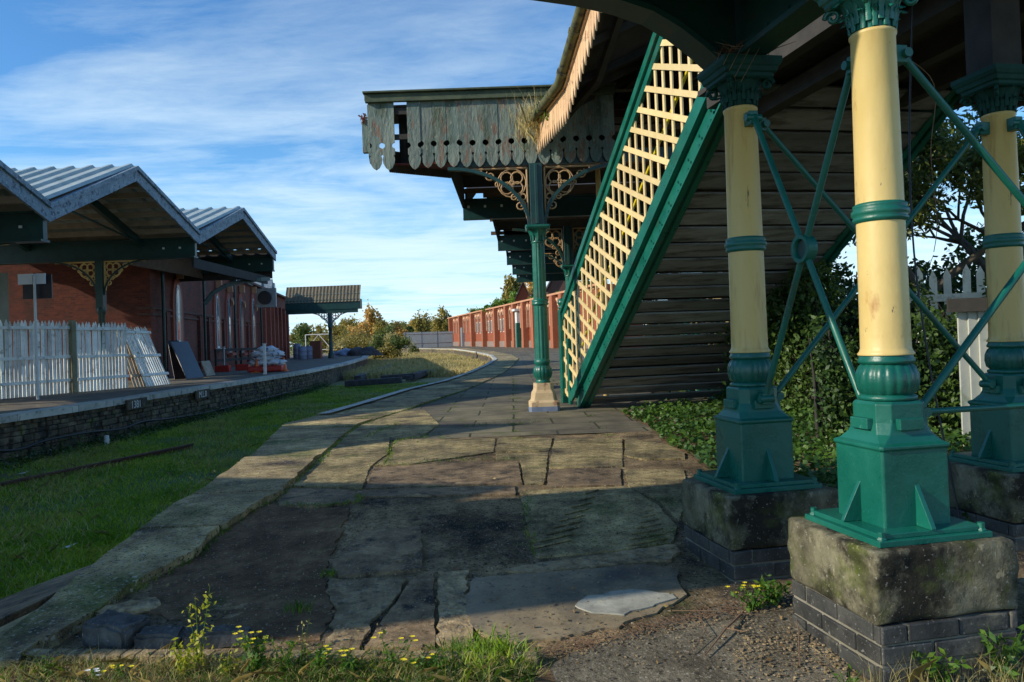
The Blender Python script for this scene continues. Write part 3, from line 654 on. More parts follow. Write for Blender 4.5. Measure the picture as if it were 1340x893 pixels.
# nest, cables -------------------------------------------------------------
mb = MB()
for k in range(150):
    a = random.uniform(0, 2*PI); r = abs(random.gauss(0, .09)); p = Vector((C2.x+r*math.cos(a)+.0, C2.y+r*math.sin(a), 2.625+random.uniform(0, .075)*(1-r*2)))
    d = Vector((math.cos(a+1.3+random.gauss(0, .7)), math.sin(a+1.3+random.gauss(0, .7)), random.gauss(0, .25)))*random.uniform(.06, .17)
    mb.tube([p-d, p+Vector((0, 0, random.uniform(-.02, .02))), p+d], [.001, .0025, .001], 4)
for k in range(5):
    p = Vector((C2.x-.1+k*.05, C2.y-.2, 2.63)); mb.tube([p, p+Vector((-.05, -.04, .01)), p+Vector((-.09-.02*k, -.06, -.07-.03*k))], .0018, 4)
tag(mb.build('bird_nest', TWIG), 'ragged nest of dry twigs lodged on a column capital under the footbridge', 'nest')
def cable(name, pts, r, mat, label, cat, grp=None):
    P = [Vector(p) for p in pts]; out = []
    for i in range(len(P)-1):
        p0, p1, p2, p3 = P[max(i-1, 0)], P[i], P[i+1], P[min(i+2, len(P)-1)]
        for k in range(6):
            t = k/6; out.append(.5*((2*p1)+(p2-p0)*t+(2*p0-5*p1+4*p2-p3)*t*t+(3*p1-p0-3*p2+p3)*t**3))
    out.append(P[-1]); mb = MB(); mb.tube(out, r, 7); return tag(mb.build(name, mat), label, cat, grp)
cable('hanging_cable', [PY(1195, -5, 4.9), PY(1190, 180, 4.9), PY(1196, 330, 4.8), PY(1215, 470, 4.7), PY(1240, 600, 4.6), PY(1256, 680, 4.5)], .006, CABLE, 'black cable hanging down behind the nearest column', 'cable')
cable('bare_creeper_stem', [PY(1165, -5, 4.4), PY(1172, 60, 4.4), PY(1222, 110, 4.5), PY(1218, 200, 4.5), PY(1226, 290, 4.6), PY(1222, 330, 4.6)], .0022, TWIG, 'thin brown creeper stem trailing from the footbridge joists', 'stem')
for q in ((1180, 68, 1120, -30), (1240, 10, 1275, -20)):
    pass

# ------------------------------------------------------------------ covered staircase
S0 = Vector((1.1, 12.1, 0))
def S(t, c=0, dz=0): return S0+Vector((.2*t, -t, .65*t+dz))+CA*c
st = thing('covered_staircase', 'green iron staircase with cream lattice sides and boarded underside', 'staircase', S0)
WID = 2.31; T0, T1 = -.02, 5.25
SLIT = GREEN
up_ = Vector((0, 0, 1))
for c in (0, WID):
    mb = MB(); n_ = CA*.05
    mb.prism([S(T0, c-.025), S(T1, c-.025), S(T1, c-.025, .36), S(T0-.3, c-.025, .36), S(T0-.3, c-.025, .19)], n_)
    mb.prism([S(T0, c-.09), S(T1, c-.09), S(T1, c-.09, .03), S(T0-.05, c-.09, .03)], CA*.18)
    mb.prism([S(T0-.3, c-.09, .34), S(T1, c-.09, .34), S(T1, c-.09, .37), S(T0-.3, c-.09, .37)], CA*.18)
    sg = mb.build('stringer', SLIT, st, local=False, bevel=.003)
    rv = MB(); k = 0; t = .1
    while t < T1:
        for dd in ((0, .12), (.06, .14), (.0, .22)):
            rv.lathe([(.016, 0), (.012, .012), (.003, .016)], (0, 0, 0), 6) if 0 else None
            p = S(t+dd[0], c, dd[1]+.02); rv.box(p-CA*.032, (.02, .022, .022))
        t += .27
    r_ = rv.build('rivets', SLIT, sg); me = r_.data
    for v in me.vertices: v.co = v.co-S0
    # upper tread board band
    mb = MB(); mb.prism([S(T0-.55, c-.05, .43), S(T1, c-.05, .43), S(T1, c-.05, .62), S(T0-.75, c-.05, .62)], CA*.04)
    mb.build('side_plate', SLIT, st, local=False, bevel=.002)
    # lattice in (t, z)
    lo_, hi_ = .58, 2.12; SK = .38
    mb = MB()
    t = -1.0+.05
    while t < T1:
        za = .65*t+lo_; zb_ = .65*t+hi_
        za = max(za, .12)
        p = S0+Vector((.2*t, -t, 0))+CA*(c-.01); mb.box(p+up_*((za+zb_)/2), (.018, .05, zb_-za), (CA, AA+up_*random.uniform(-.01, .01), up_+AA*random.uniform(-.006, .006))); t += .225+random.uniform(-.008, .008)
    z0 = -.15
    while z0 < (.65+SK)*T1+hi_:
        ta = max((z0-hi_)/(.65+SK), -1.05); tb = min((z0-lo_)/(.65+SK), T1); 
        if tb > ta+.1:
            pa = S0+Vector((.2*ta, -ta, z0-SK*ta))+CA*(c-.032); pb = S0+Vector((.2*tb, -tb, z0-SK*tb))+CA*(c-.032)
            if pb.z > .05: mb.bar(pa, pb+up_*random.uniform(-.012, .012), .018, .066)
        z0 += .268
    mb.build('lattice_panel', LAT, st, local=False)
    mb = MB()
    for dz_, w_, h_ in ((2.10, .05, .10), (2.20, .12, .045), (2.30, .07, .10)):
        mb.bar(S(-1.03, c-.02, dz_), S(T1, c-.02, dz_), w_, h_)
    hr = mb.build('top_rail', SLIT, st, local=False, bevel=.006)
    mb = MB(); p = S0+Vector((-.206, 1.03, 0))+CA*(c-.02); mb.box(p+up_*.8, (.13, .13, 1.6), (CA, AA, up_)); mb.lathe([(.05, 1.6), (.08, 1.63), (.05, 1.66), (.085, 1.72), (.06, 1.78), (.01, 1.8)], p, 14)
    mb.build('newel_post', SLIT, st, local=False, bevel=.008)
    mb = MB(); p = S0+Vector((-.14, .72, 0))+CA*(c-.02); mb.box(p+up_*.55, (.05, .12, 1.1), (CA, AA, up_)); mb.build('foot_strut', SLIT, st, local=False)
for k in range(22):
    t = .05+k*.245
    mb = MB(); mb.box(S(t, WID/2, .30), (WID-.06, .28, .04), (CA, AA, up_)); mb.build('tread', DARKW, st, local=False)
mb = MB(); sl_ = Vector((.2, -1, .65)).normalized(); nn_ = CA.cross(sl_).normalized()
if nn_.z > 0: nn_ = -nn_
t = .12
while t < T1:
    tilt = random.uniform(-.17, -.10); d_ = (sl_+nn_*-tilt).normalized(); n2_ = CA.cross(d_).normalized()
    mb.box(S(t, WID/2, .05)+nn_*random.uniform(0, .012), (WID-.08, .27, .025), (CA, d_, n2_)); t += .235
mb.build('underside_boards', BOARD, st, local=False, bevel=.003, seg=1)
mb = MB()
for c in (.28,):
    mb.tube([S(-1.0, c, 1.55), S(0, c, 1.72), S(T1, c, 1.80)], .021, 8)
yr = mb.build('handrail', YEL, st, local=False)
# roof of the staircase: eave polyline, then rising planes
E0, E1, E2, E3 = Vector((.37, 12.5, 4.49)), Vector((.83, 10.2, 4.52)), Vector((1.08, 9.1, 5.15)), Vector((1.95, 4.9, 7.8))
EV = [E0, E1, E2, E3]
RO = thing('staircase_roof', 'dark pitched roof over the staircase with mossy gutter and buff sawtooth valance', 'roof', E0)
mb = MB(); RW = CA*1.55+up_*.75; RW2 = CA*3.1
for i in range(3):
    a, b = EV[i], EV[i+1]
    mb.prism([a, b, b+RW, a+RW], up_*.05); mb.prism([a+RW, b+RW, b+RW2, a+RW2], up_*.05)
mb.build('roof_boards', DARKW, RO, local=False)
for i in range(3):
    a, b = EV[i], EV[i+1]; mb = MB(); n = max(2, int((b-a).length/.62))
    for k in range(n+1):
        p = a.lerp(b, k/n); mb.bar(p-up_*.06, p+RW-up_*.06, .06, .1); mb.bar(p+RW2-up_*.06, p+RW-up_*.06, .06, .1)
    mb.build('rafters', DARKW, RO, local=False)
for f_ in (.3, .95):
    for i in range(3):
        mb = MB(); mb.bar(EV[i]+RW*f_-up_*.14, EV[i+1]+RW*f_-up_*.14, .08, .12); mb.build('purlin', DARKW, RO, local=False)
mb = MB(); off = -CA*.09-up_*.0
P = [p+off for p in EV]; mb.tube([P[0]-(P[1]-P[0]).normalized()*.15, P[0], P[1], P[2], P[3]], .062, 12); mb.build('gutter', GUT, RO, local=False)
mb = MB()
for i in range(3):
    n = int((EV[i+1]-EV[i]).length/.7)
    for k in range(n+1):
        p = P[i].lerp(P[i+1], (k+.3)/(n+1)); d = (P[i+1]-P[i]).normalized(); mb.tube([p-d*.025, p+d*.025], .075, 12)
mb.build('gutter_brackets', GUT, RO, local=False)
mb = MB()
for i in range(3):
    a, b = EV[i]-CA*.0, EV[i+1]; L = (b-a).length; n = int(L/.118); d = (b-a)/n
    for k in range(n):
        p = a+d*k-up_*.05; q = p+d*.94
        lobes = [p, q, q-up_*.30, q-up_*.335-d*.1, (p+q)/2-up_*.47, p-up_*.335+d*.1, p-up_*.30]
        mb.prism(lobes, CA*.018)
vl = mb.build('sawtooth_valance', CREAM_V, RO, local=False)
mb = MB()
for i in range(3): mb.bar(EV[i]-up_*.03-CA*.014, EV[i+1]-up_*.03-CA*.014, .03, .07)
mb.build('fascia', CREAM_V, RO, local=False)
def pole(x, y0, z0, z1, label):
    t = thing('slender_post', label, 'post', (x, y0, z0), 0, 'slender cream posts under the staircase roof')
    mb = MB(); mb.lathe([(.045, 0), (.042, z1-z0)], n=20); mb.build('shaft', CREAM, t)
    zc = PY(785, 211, y0).z-z0 if z0 == 0 else .6
    mb = MB(); mb.lathe([(.045, zc-.03), (.062, zc-.015), (.05, zc), (.062, zc+.015), (.045, zc+.03)], n=20); mb.build('ring', GREEN, t)
p = PY(785, 300, 12.9); pole(p.x, p.y, 0, 5.0, 'slender cream post with green ring standing behind the lattice')
p = PY(856, 60, 8.75); pole(p.x+.05, p.y, 4.45, 5.9, 'short length of cream post rising above the top of the lattice')

# ------------------------------------------------------------------ platform canopy on the right
cp = thing('platform_canopy', 'weathered ridged canopy with peeling green valance boards over the platform', 'canopy', (.455, 11.94, 0))
YF = 11.94; zt_, zbm = 4.93, 3.83
x0 = PY(483, 170, YF).x; bw_ = .202
mb = MB()
for k in range(19):
    if k == 2: continue
    xa = x0+k*bw_+.0015; wd = bw_-.003; H = zt_-zbm; dj = random.uniform(-.012, .012)
    pts = [(0, H), (wd, H), (wd, .43)]
    pts += [(wd-.045*math.sin(u)*1.05, .385+.045*math.cos(u)) for u in np.linspace(0.2, PI-.2, 6)]
    pts += [(wd, .33), (wd, .24)]+[(wd-.02*math.sin(u), .22+.02*math.cos(u)) for u in (.5, PI/2, 2.6)]
    pts += [(wd-.004, .17), (wd*.93, .10), (wd*.75, .035), (wd/2, 0), (wd*.25, .035), (wd*.07, .10), (.004, .17)]
    pts += [(.02*math.sin(u), .22+.02*math.cos(u)) for u in (2.6, PI/2, .5)]+[(0, .24), (0, .33)]
    pts += [(.045*math.sin(u)*1.05, .385+.045*math.cos(u)) for u in np.linspace(PI-.2, .2, 6)]+[(0, .43)]
    mb.prism([(xa+a, YF-.06+dj*.6, zbm+b_+dj) for a, b_ in pts], (0, .028, 0))
mb.build('valance_boards', PEEL, cp, local=False)
mb = MB(); xr = x0+19*bw_
mb.box(((x0+xr)/2-.01, YF-.05, zt_+.03), (xr-x0+.06, .12, .10)); mb.box(((x0+xr)/2-.01, YF-.09, zt_-.03), (xr-x0+.04, .07, .04)); mb.box(((x0+xr)/2-.01, YF-.06, zt_+.10), (xr-x0+.1, .2, .03))
mb.build('fascia', M('mossy_fascia', (.04, .06, .035), (.09, .11, .06), 5, rough=.8, bs=.5, bsc=20), cp, local=False, bevel=.006)
mb = MB(); mb.box(((x0+xr)/2, YF-.01, 4.75), (xr-x0, .05, .1)); mb.box(((x0+xr)/2, YF-.01, 4.35), (xr-x0, .05, .08)); mb.build('batten', DARKW, cp, local=False)
mb = MB(); mb.box(((x0+2.05*bw_+xr)/2, YF+.4, 4.42), (xr-x0-2.05*bw_, .04, .86)); mb.build('dark_backing', DARKW, cp, local=False)  # added dark sheet in place of the shaded interior behind the valance
# left return of the valance
mb = MB()
for k in range(4):
    e_ = .14+.10*k
    mb.prism([(x0-.02-.0*k, YF+k*.2, zt_-.05), (x0-.02, YF+k*.2+.19, zt_-.05), (x0-.02, YF+k*.2+.19, zbm+.1+e_), (x0-.02, YF+k*.2+.095, zbm+e_), (x0-.02, YF+k*.2, zbm+.1+e_)], (.025, 0, 0))
mb.build('return_boards', PEEL, cp, local=False)
p_ = PY(478, 180, YF+.9); mb = MB(); mb.box((p_.x+.02, YF+.9, 4.62), (.12, .1, .55)); mb.build('end_block', PEEL, cp, local=False)
bays = [(YF+.05, -2.2, 16.6, -1.0), (16.6, -.92, 22.7, -.33), (22.7, -.33, 27.2, -.1), (27.2, -.1, 31.5, .1), (31.5, .1, 36, .3)]
for i, (ya, xa, yb_, xb) in enumerate(bays):
    ym = (ya+yb_)/2; zv, za_ = (4.45, 5.6) if i == 0 else (4.35, 5.5)
    xm = -1.03 if i == 0 else (xa+xb)/2
    def rib(yA, xA, zA, yB, xB, zB, nm, mat, thk=.05):
        mb = MB(); xrr = 6.5; mb.prism([(xA, yA, zA), (xrr, yA, zA), (xrr, yB, zB), (xB, yB, zB)], (0, 0, thk)); mb.build(nm, mat, cp, local=False)
    if i == 0:
        rib(ya, -1.55, 4.95, ym-.4, -1.4, za_, 'roof_slope', ROOFU)
        rib(ym-.4, -1.3, za_, yb_, xb, zv, 'roof_slope', DARKW)
        mb = MB(); mb.prism([(-1.86, ya+.1, 3.95), (6, ya+.1, 3.95), (6, 14.25, 4.31), (-1.05, 14.25, 4.31)], (0, 0, .03)); mb.build('ceiling_boards', REDB, cp, local=False)
        mb = MB(); mb.prism([(-2.15, ya+.08, 4.86), (-1.3, ya+.08, 4.86), (-1.3, ya+1.0, 4.86), (-2.1, ya+1.0, 4.86)], (0, 0, .04)); mb.build('roof_slope', ROOFU, cp, local=False)
    else:
        rib(ya, xa, zv, ym, xm, za_, 'roof_slope', DARKW); rib(ym, xm, za_, yb_, xb, zv, 'roof_slope', DARKW)
    for (u0, u1, v0, v1) in ((ya, ym, 0, 1), (ym, yb_, 1, 0)):
        mb = MB()
        for j in range(5):
            f_ = j/4; yy = u0+(u1-u0)*f_; zz_ = zv+(za_-zv)*(f_ if v0 == 0 else 1-f_); mb.bar((xm+.1, yy, zz_-.08), (6.4, yy, zz_-.08), .08, .1)
        mb.build('purlins', SOFFIT, cp, local=False)
        mb = MB(); A = (xa if v0 == 0 else xm, u0, zv if v0 == 0 else za_); B = (xm if v0 == 0 else xb, u1, za_ if v0 == 0 else zv)
        if i == 0 and v0 == 1: mb.prism([(-1.05, 14.2, 5.4), (-.98, 16.6, 4.6), (-.98, 16.6, 4.0), (-1.05, 14.2, 4.22)], (.05, 0, 0)); mb.build('gable_board', DARKW, cp, local=False)
        elif not (i == 0): mb.prism([A, B, (B[0], B[1], B[2]-.32), (A[0], A[1], A[2]-.32)], (.04, 0, 0)); mb.build('gable_board', DARKW, cp, local=False)
    # scalloped hanging strip
    if i == 0:
        p0, p1 = Vector((-1.85, ya, 3.86)), Vector((-1.05, 14.2, 4.20)); n = 34; d = (p1-p0)/n; mb = MB()
        mb.prism([p0, p1, p1+up_*.3, p0+up_*.3], (.04, 0, 0))
        for k in range(n): q = p0+d*k; mb.prism([q, q+d*.9, q+d*.45-up_*.045], (.03, 0, 0))
        mb.build('edge_strip', DARKW, cp, local=False)
    # cross girder at the valley
    gY = yb_; xl = {0: -.97, 1: -.33, 2: -.10, 3: .1, 4: .3}[i]
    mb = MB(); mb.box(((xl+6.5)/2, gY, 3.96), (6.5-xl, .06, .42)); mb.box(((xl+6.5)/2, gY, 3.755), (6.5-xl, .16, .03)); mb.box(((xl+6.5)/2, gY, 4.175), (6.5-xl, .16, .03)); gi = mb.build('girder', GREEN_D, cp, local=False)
    mb = MB()
    for k in range(3): mb.box((xl+.12+k*.36, gY-.04, 4.02), (.05, .03, .05))
    s_ = mb.build('studs', WHITE, gi)
    for v in s_.data.vertices: v.co = v.co-Vector((.455, 11.94, 0))
mb = MB(); mb.box((2.8, YF+.05, 3.95), (7.2, .08, .2)); mb.build('girder', GREEN_D, cp, local=False)
# spandrel frets: open scrollwork of tubes, plus arched rib
def spandrel(xc, Yc, z0, z1, side, span=1.25, mat=FRET, par=cp, arcm=GREEN_D, half=.12, flat='x', k_=1.):
    def T(u, v): return Vector((xc+side*(half+u), Yc, z0+v)) if flat == 'x' else Vector((xc, Yc+side*(half+u), z0+v))
    H = z1-z0
    arc = [T(span*(1-math.cos(a)), H*math.sin(a)) for a in np.linspace(0, PI/2, 15)]
    mb = MB()
    for i in range(14): mb.bar(arc[i], arc[i+1], .09, .05) if flat == 'x' else mb.bar(arc[i], arc[i+1], .09, .05)
    mb.build('arched_rib', arcm, par, local=False)
    mb = MB(); r = .013*k_
    arc2 = [T(.03+(span-.03)*(1-math.cos(a)), .1+(H-.1)*math.sin(a)) for a in np.linspace(0.05, PI/2-.15, 14)]
    mb.tube(arc2, r*1.3, 5); mb.tube([T(.015, .2), T(.015, H-.02)], r*1.5, 5); mb.tube([T(.015, H-.02), T(span*.9, H-.02)], r*1.5, 5)
    def circ(cu, cv, rad, a0=0, a1=2*PI, n=18, rr=None): mb.tube([T(cu+rad*math.cos(a), cv+rad*math.sin(a)) for a in np.linspace(a0, a1, n)], rr or r, 5)
    R_ = .235*H
    circ(.03+R_, H-R_-.03, R_)
    for q in range(4):
        a = PI/4+q*PI/2; circ(.03+R_+R_*.5*math.cos(a), H-R_-.03+R_*.5*math.sin(a), R_*.42, n=12)
    circ(.03+R_, H-R_-.03, R_*.18, n=10)
    for cu, cv, rad, sgn in ((.14*H, .36*H, .10*H, 1), (.62*H, H*.86, .085*H, -1), (.8*H, H*.93, .05*H, 1)):
        mb.tube([T(cu+rad*(1-j/22)*math.cos(sgn*j*.55+1), cv+rad*(1-j/22)*math.sin(sgn*j*.55+1)) for j in range(19)], r, 5)
    circ(.09*H, .5*H, .05*H, n=10); circ(.24*H, .50*H, .045*H, n=10); circ(.5*H, .72*H, .04*H, n=10)
    mb.build('fretwork_spandrel', mat, par, local=False)
def canopy_column(x, y, label, zcap, base=True):
    t = thing('canopy_column', label, 'column', (x, y, 0), 0, 'fluted green columns of the platform canopy')
    if base:
        b = MB(); b.loft([cham(.235, .04, 0), cham(.235, .04, .14), cham(.20, .05, .17), cham(.185, .05, .28), cham(.155, .045, .33), cham(.15, .045, .43)]); pd = b.build('stone_base', BASEST, t, bevel=.008)
        b = MB(); b.loft([cham(.237, .04, .0), cham(.237, .04, .075)]); b.build('painted_foot', M('blue_grey_foot', (.12, .16, .24), (.18, .22, .3), 7, rough=.7, bs=.4), pd)
    z0 = .43 if base else 0
    b = MB(); b.lathe([(.11, z0), (.115, z0+.03), (.105, z0+.05)], n=32); b.lathe([(.10, z0+.05), (.135, z0+.10), (.148, z0+.16), (.142, z0+.22), (.11, z0+.27)], n=96, lobes=16, amp=.06)
    b.lathe([(.11, z0+.27), (.125, z0+.30), (.135, z0+.335), (.12, z0+.36), (.105, z0+.38)], n=32); b.build('leafy_collar', GREEN, t)
    zr = 1.68; b = MB(); b.lathe([(.108, z0+.37), (.102, zr)], n=96, lobes=12, amp=.10); b.lathe([(.10, zr), (.092, zcap-.2)], n=96, lobes=12, amp=.10); b.build('fluted_shaft', GREEN, t)
    b = MB(); b.lathe([(.10, zr-.05), (.13, zr-.035), (.135, zr-.01), (.115, zr), (.135, zr+.02), (.125, zr+.045), (.10, zr+.055)], n=32); b.build('ring', GREEN, t)
    b = MB(); b.lathe([(.09, zcap-.22), (.115, zcap-.2), (.095, zcap-.18), (.10, zcap-.1), (.14, zcap-.04), (.15, zcap)], n=32)
    for k in range(8):
        a = 2*PI*k/8; rings = []
        for j in range(7):
            u = j/6; r = .10+.085*u**2; zz_ = zcap-.17+.15*math.sin(u*PI*.6); wd = .05*(1-.6*u**2)
            rings.append([(math.cos(a)*(r+.015*s2)-math.sin(a)*wd*s1, math.sin(a)*(r+.015*s2)+math.cos(a)*wd*s1, zz_) for s1, s2 in ((-.5, 0), (.5, 0), (.3, 1), (-.3, 1))])
        b.loft(rings, True, True)
    b.loft([cham(.17, .02, zcap), cham(.19, .02, zcap+.03), cham(.19, .02, zcap+.06)]); b.build('capital', GREEN, t)
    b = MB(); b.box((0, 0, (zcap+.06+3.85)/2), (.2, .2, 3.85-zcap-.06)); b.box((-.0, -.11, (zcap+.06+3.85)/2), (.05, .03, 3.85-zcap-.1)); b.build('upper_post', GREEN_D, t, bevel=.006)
    return t
ZC = 2.82
canopy_column(.455, 11.94, 'nearest fluted green canopy column on a cream stone base', ZC)
canopy_column(1.46, 18.9, 'second green canopy column seen through behind the stair newel', ZC)
canopy_column(2.05, 24.5, 'third canopy column deep in shade beyond the stair newel', ZC)
for xx, yy, sp_ in ((.455, 11.94, 1.25), (1.46, 18.9, 1.25), (2.05, 24.5, 1.2)):
    for sd in (-1, 1): spandrel(xx, yy, ZC+.05, 3.82, sd, sp_)
    spandrel(xx, yy, ZC+.05, 3.82, 1, 1.6, flat='y')
# debris and weeds on the canopy end and its gutter
def sprig(name, c, n, size, spread, mat, label, cat, grp=None, h=.3, par=None, blade=False):
    P = np.array(c)+rng.normal(size=(n, 3))*np.array(spread)
    V = blades(P, h, size, .5) if blade else leafquads(P, size)
    o = np_mesh(name, V, 5 if blade else 4, mat); return tag(o, label, cat, grp)
pp = PY(712, 165, 11.5)
sprig('gutter_weed', (pp.x-.1, 11.7, 4.35), 500, .008, (.16, .05, .12), DRYGM, 'dry grassy weed growing where the gutter meets the valance', 'weed', h=.35, blade=True)
pp = PY(722, 133, 11.0)
sprig('gutter_fern', (pp.x-.02, 11.2, pp.z-.05), 260, .03, (.10, .06, .09), WEEDM, 'small green plant rooted in the staircase roof gutter', 'plant')
pp = PY(476, 158, 12.8)
sprig('gutter_flower', (pp.x, 12.8, pp.z), 60, .035, (.02, .02, .045), M('pink_leaves', (.5, .2, .2), (.3, .25, .12), 9, bs=0), 'reddish sprig clinging to the outer corner of the peeling canopy', 'plant')

# ------------------------------------------------------------------ left station canopy
LX = -10.6
lc = thing('ridged_station_canopy', 'gabled canopy with pale ribbed roof and peeling blue-grey fascias', 'canopy', (LX, 22, 0))
def PXp(x, y, X=LX):
    d = ray(x, y); t = X/d[0]; return (d[1]*t, EZ+d[2]*t)
vals = [(-.3, 3.3), (4.4, 3.3), (8.2, 3.5), (17.43, 4.485), (25.79, 4.995), (34.22, 5.27)]; apx = [(2.1, 5.3), (6.3, 5.4), (13.0, 5.95), (21.56, 6.27), (30.12, 6.544)]  # first bays are unseen, spaced and lowered to shape the sun stripes
XB = -21.5
def corr(x0_, x1_, A, B, mat, par, nm, pitch=.55, hh=.07):
    """ribbed sheet between line A and line B (y,z) running along x"""
    mb = MB(); n = int((x1_-x0_)/pitch); vs = []
    for k in range(n):
        xs = x0_+k*pitch
        for dx, dz in ((0, 0), (.30, 0), (.36, hh), (.46, hh), (.52, 0)): vs.append((xs+dx, dz))
    vs.append((x1_, 0)); N = len(vs)
    mb.add([(x, A[0], A[1]+dz) for x, dz in vs]+[(x, B[0], B[1]+dz) for x, dz in vs], [(i, i+1, N+i+1, N+i) for i in range(N-1)])
    return mb.build(nm, mat, par, local=False)
for i in range(5):
    v0, ap, v1 = vals[i], apx[i], vals[i+1]
    corr(XB, LX+.1, (v0[0], v0[1]+.2), (ap[0], ap[1]+.12), ROOF, lc, 'roof_slope'); corr(XB, LX+.1, (ap[0], ap[1]+.12), (v1[0], v1[1]+.2), ROOF, lc, 'roof_slope')
    for A, B in ((v0, ap), (ap, v1)):
        mb = MB(); mb.prism([(LX+.08, A[0], A[1]), (LX+.08, B[0], B[1]), (LX+.08, B[0], B[1]-.31), (LX+.08, A[0], A[1]-.31)], (.06, 0, 0)); mb.prism([(LX+.04, A[0], A[1]+.12), (LX+.04, B[0], B[1]+.12), (LX+.04, B[0], B[1]+.002), (LX+.04, A[0], A[1]+.002)], (.16, 0, 0))
        mb.build('fascia', FASC, lc, local=False)
        mb = MB()
        for j in range(7):
            f_ = (j+.3)/7; yy = A[0]+(B[0]-A[0])*f_; zz_ = A[1]+(B[1]-A[1])*f_; mb.box(((XB+LX)/2, yy, zz_-.02), (LX-XB-.1, .12, .16))
        mb.build('purlins', M('pale_purlin', (.30, .24, .17), (.40, .33, .24), 3, rough=.8, bs=.2), lc, local=False)
        for xr_ in (-12.4, -16.2, -19.8):
            mb = MB(); mb.bar((xr_, A[0], A[1]-.25), (xr_, B[0], B[1]-.25), .14, .26); mb.build('rafter', GREEN_D, lc, local=False)
    mb = MB(); mb.bar((-12.4, v1[0]-.3, v1[1]-.2), (-12.4, ap[0]-.6, ap[1]-1.0), .05, .05); mb.bar((-12.4, ap[0], ap[1]-.2), (-12.4, ap[0]-1.9, v1[1]-.1), .05, .05); mb.build('strut', GREEN_D, lc, local=False)
for i in range(6):
    v = vals[i]; zt = v[1]-.12; mb = MB()
    x1g = LX+.02; mb.box(((XB+x1g)/2, v[0], zt-.30), (x1g-XB, .16, .60)); mb.box(((XB+x1g)/2, v[0], zt-.62), (x1g-XB, .34, .05)); mb.box(((XB+x1g)/2, v[0], zt+.02), (x1g-XB, .34, .05))
    g_ = mb.build('girder', GREEN_D, lc, local=False)
    mb = MB()
    for k in range(2): mb.box((x1g-.5-k*.55, v[0]-.1, zt-.3), (.06, .04, .06))
    r_ = mb.build('studs', WHITE, g_)
    for q in r_.data.vertices: q.co = q.co-Vector((LX, 22, 0))
def left_post(px, Y, i):
    x = PY(px, 380, Y).x; zt = vals[i+2][1]-.76
    t = thing('canopy_post', ['', 'green iron canopy post nearest the camera, outside the picket fence', 'green iron canopy post with buff scroll brackets behind the picket fence', 'green canopy post under the farther gable, beside the arched windows'][i], 'post', (x, Y, 0), 0, 'posts of the gabled station canopy')
    mb = MB(); mb.lathe([(.15, 0), (.15, .3), (.11, .35), (.10, 2.4), (.13, 2.45), (.15, 2.6), (.13, 2.66)], n=20); mb.box((0, 0, (zt+2.6)/2), (.24, .24, zt-2.6)); mb.build('shaft', GREEN_D, t)
    for sd in (-1, 1): spandrel(x, Y, zt-1.15, zt, sd, 1.55, M('gold_ironwork', (.62, .42, .14), (.7, .5, .2), 6, bs=0) if sd < 3 else 0, lc, half=.13, k_=1.7)
left_post(132, 25.79, 2)
left_post(-75, 17.43, 1)
# brick station building
D = Vector((-.158, .987, 0)); W0 = Vector((-14.3, 30.3, 0)); NRM = Vector((.987, .158, 0))
bd = thing('station_building', 'long red brick station building with pointed-arch windows under the gabled canopy', 'building', W0)
def WP(s, z, o=0): p = W0+D*s+NRM*o; p.z = z; return p
mb = MB(); mb.prism([WP(0, -.1), WP(42, -.1), WP(42, 5.4), WP(0, 5.4)], -NRM*8); mb.prism([(-40, 30.3, -.1), (-14.3, 30.3, -.1), (-14.3, 30.3, 5.4), (-40, 30.3, 5.4)], (0, .4, 0))
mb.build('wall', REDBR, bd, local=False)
mb = MB(); 
for z in (.5, 2.6, 2.85): mb.bar(WP(0, z, .03), WP(42, z, .03), .08, .09); mb.bar((-40, 30.26, z), (-14.25, 30.26, z), .08, .09)
mb.bar(WP(0, 5.45, .1), WP(42, 5.45, .1), .5, .14)
mb.build('string_course', BRDARK, bd, local=False)
mb = MB(); mb.prism([WP(9, 5.5, .2), WP(42, 5.5, .2), WP(42, 7.6, -4), WP(9, 7.6, -4)], -NRM*.1); mb.build('roof', SLEEP, bd, local=False)
for s in (13.5, 17, 21, 26, 31):
    mb = MB(); mb.prism([WP(s-.9, 5.3, .25), WP(s+.9, 5.3, .25), WP(s, 6.5, .25)], -NRM*3); mb.build('roof_gable', FASC, bd, local=False)
    mb = MB(); mb.prism([WP(s-.05, 5.4, .35), WP(s+.6, 5.4, .35), WP(s+.6, 6.2, .35), WP(s-.05, 6.2, .35)], -NRM*.06); mb.build('bargeboard', ROOF, bd, local=False)
def wall_s(px, y=420):
    d = ray(px, y); t = (W0.x*D.y-W0.y*D.x)/(d[0]*D.y-d[1]*D.x); P = Vector((d[0]*t, d[1]*t, 0)); return (P-W0).dot(D), EZ+d[2]*t
def archpts(s, z0, z1, w_, o, n=8):
    h = min(w_*1.15, (z1-z0)*.5); pts = [WP(s-w_/2, z0, o), WP(s+w_/2, z0, o)]
    for k in range(n+1): u = k/n; pts.append(WP(s+w_/2*math.cos(u*PI/2), z1-h+h*math.sin(u*PI/2)**.9, o))
    for k in range(n-1, -1, -1): u = k/n; pts.append(WP(s-w_/2*math.cos(u*PI/2), z1-h+h*math.sin(u*PI/2)**.9, o))
    return pts
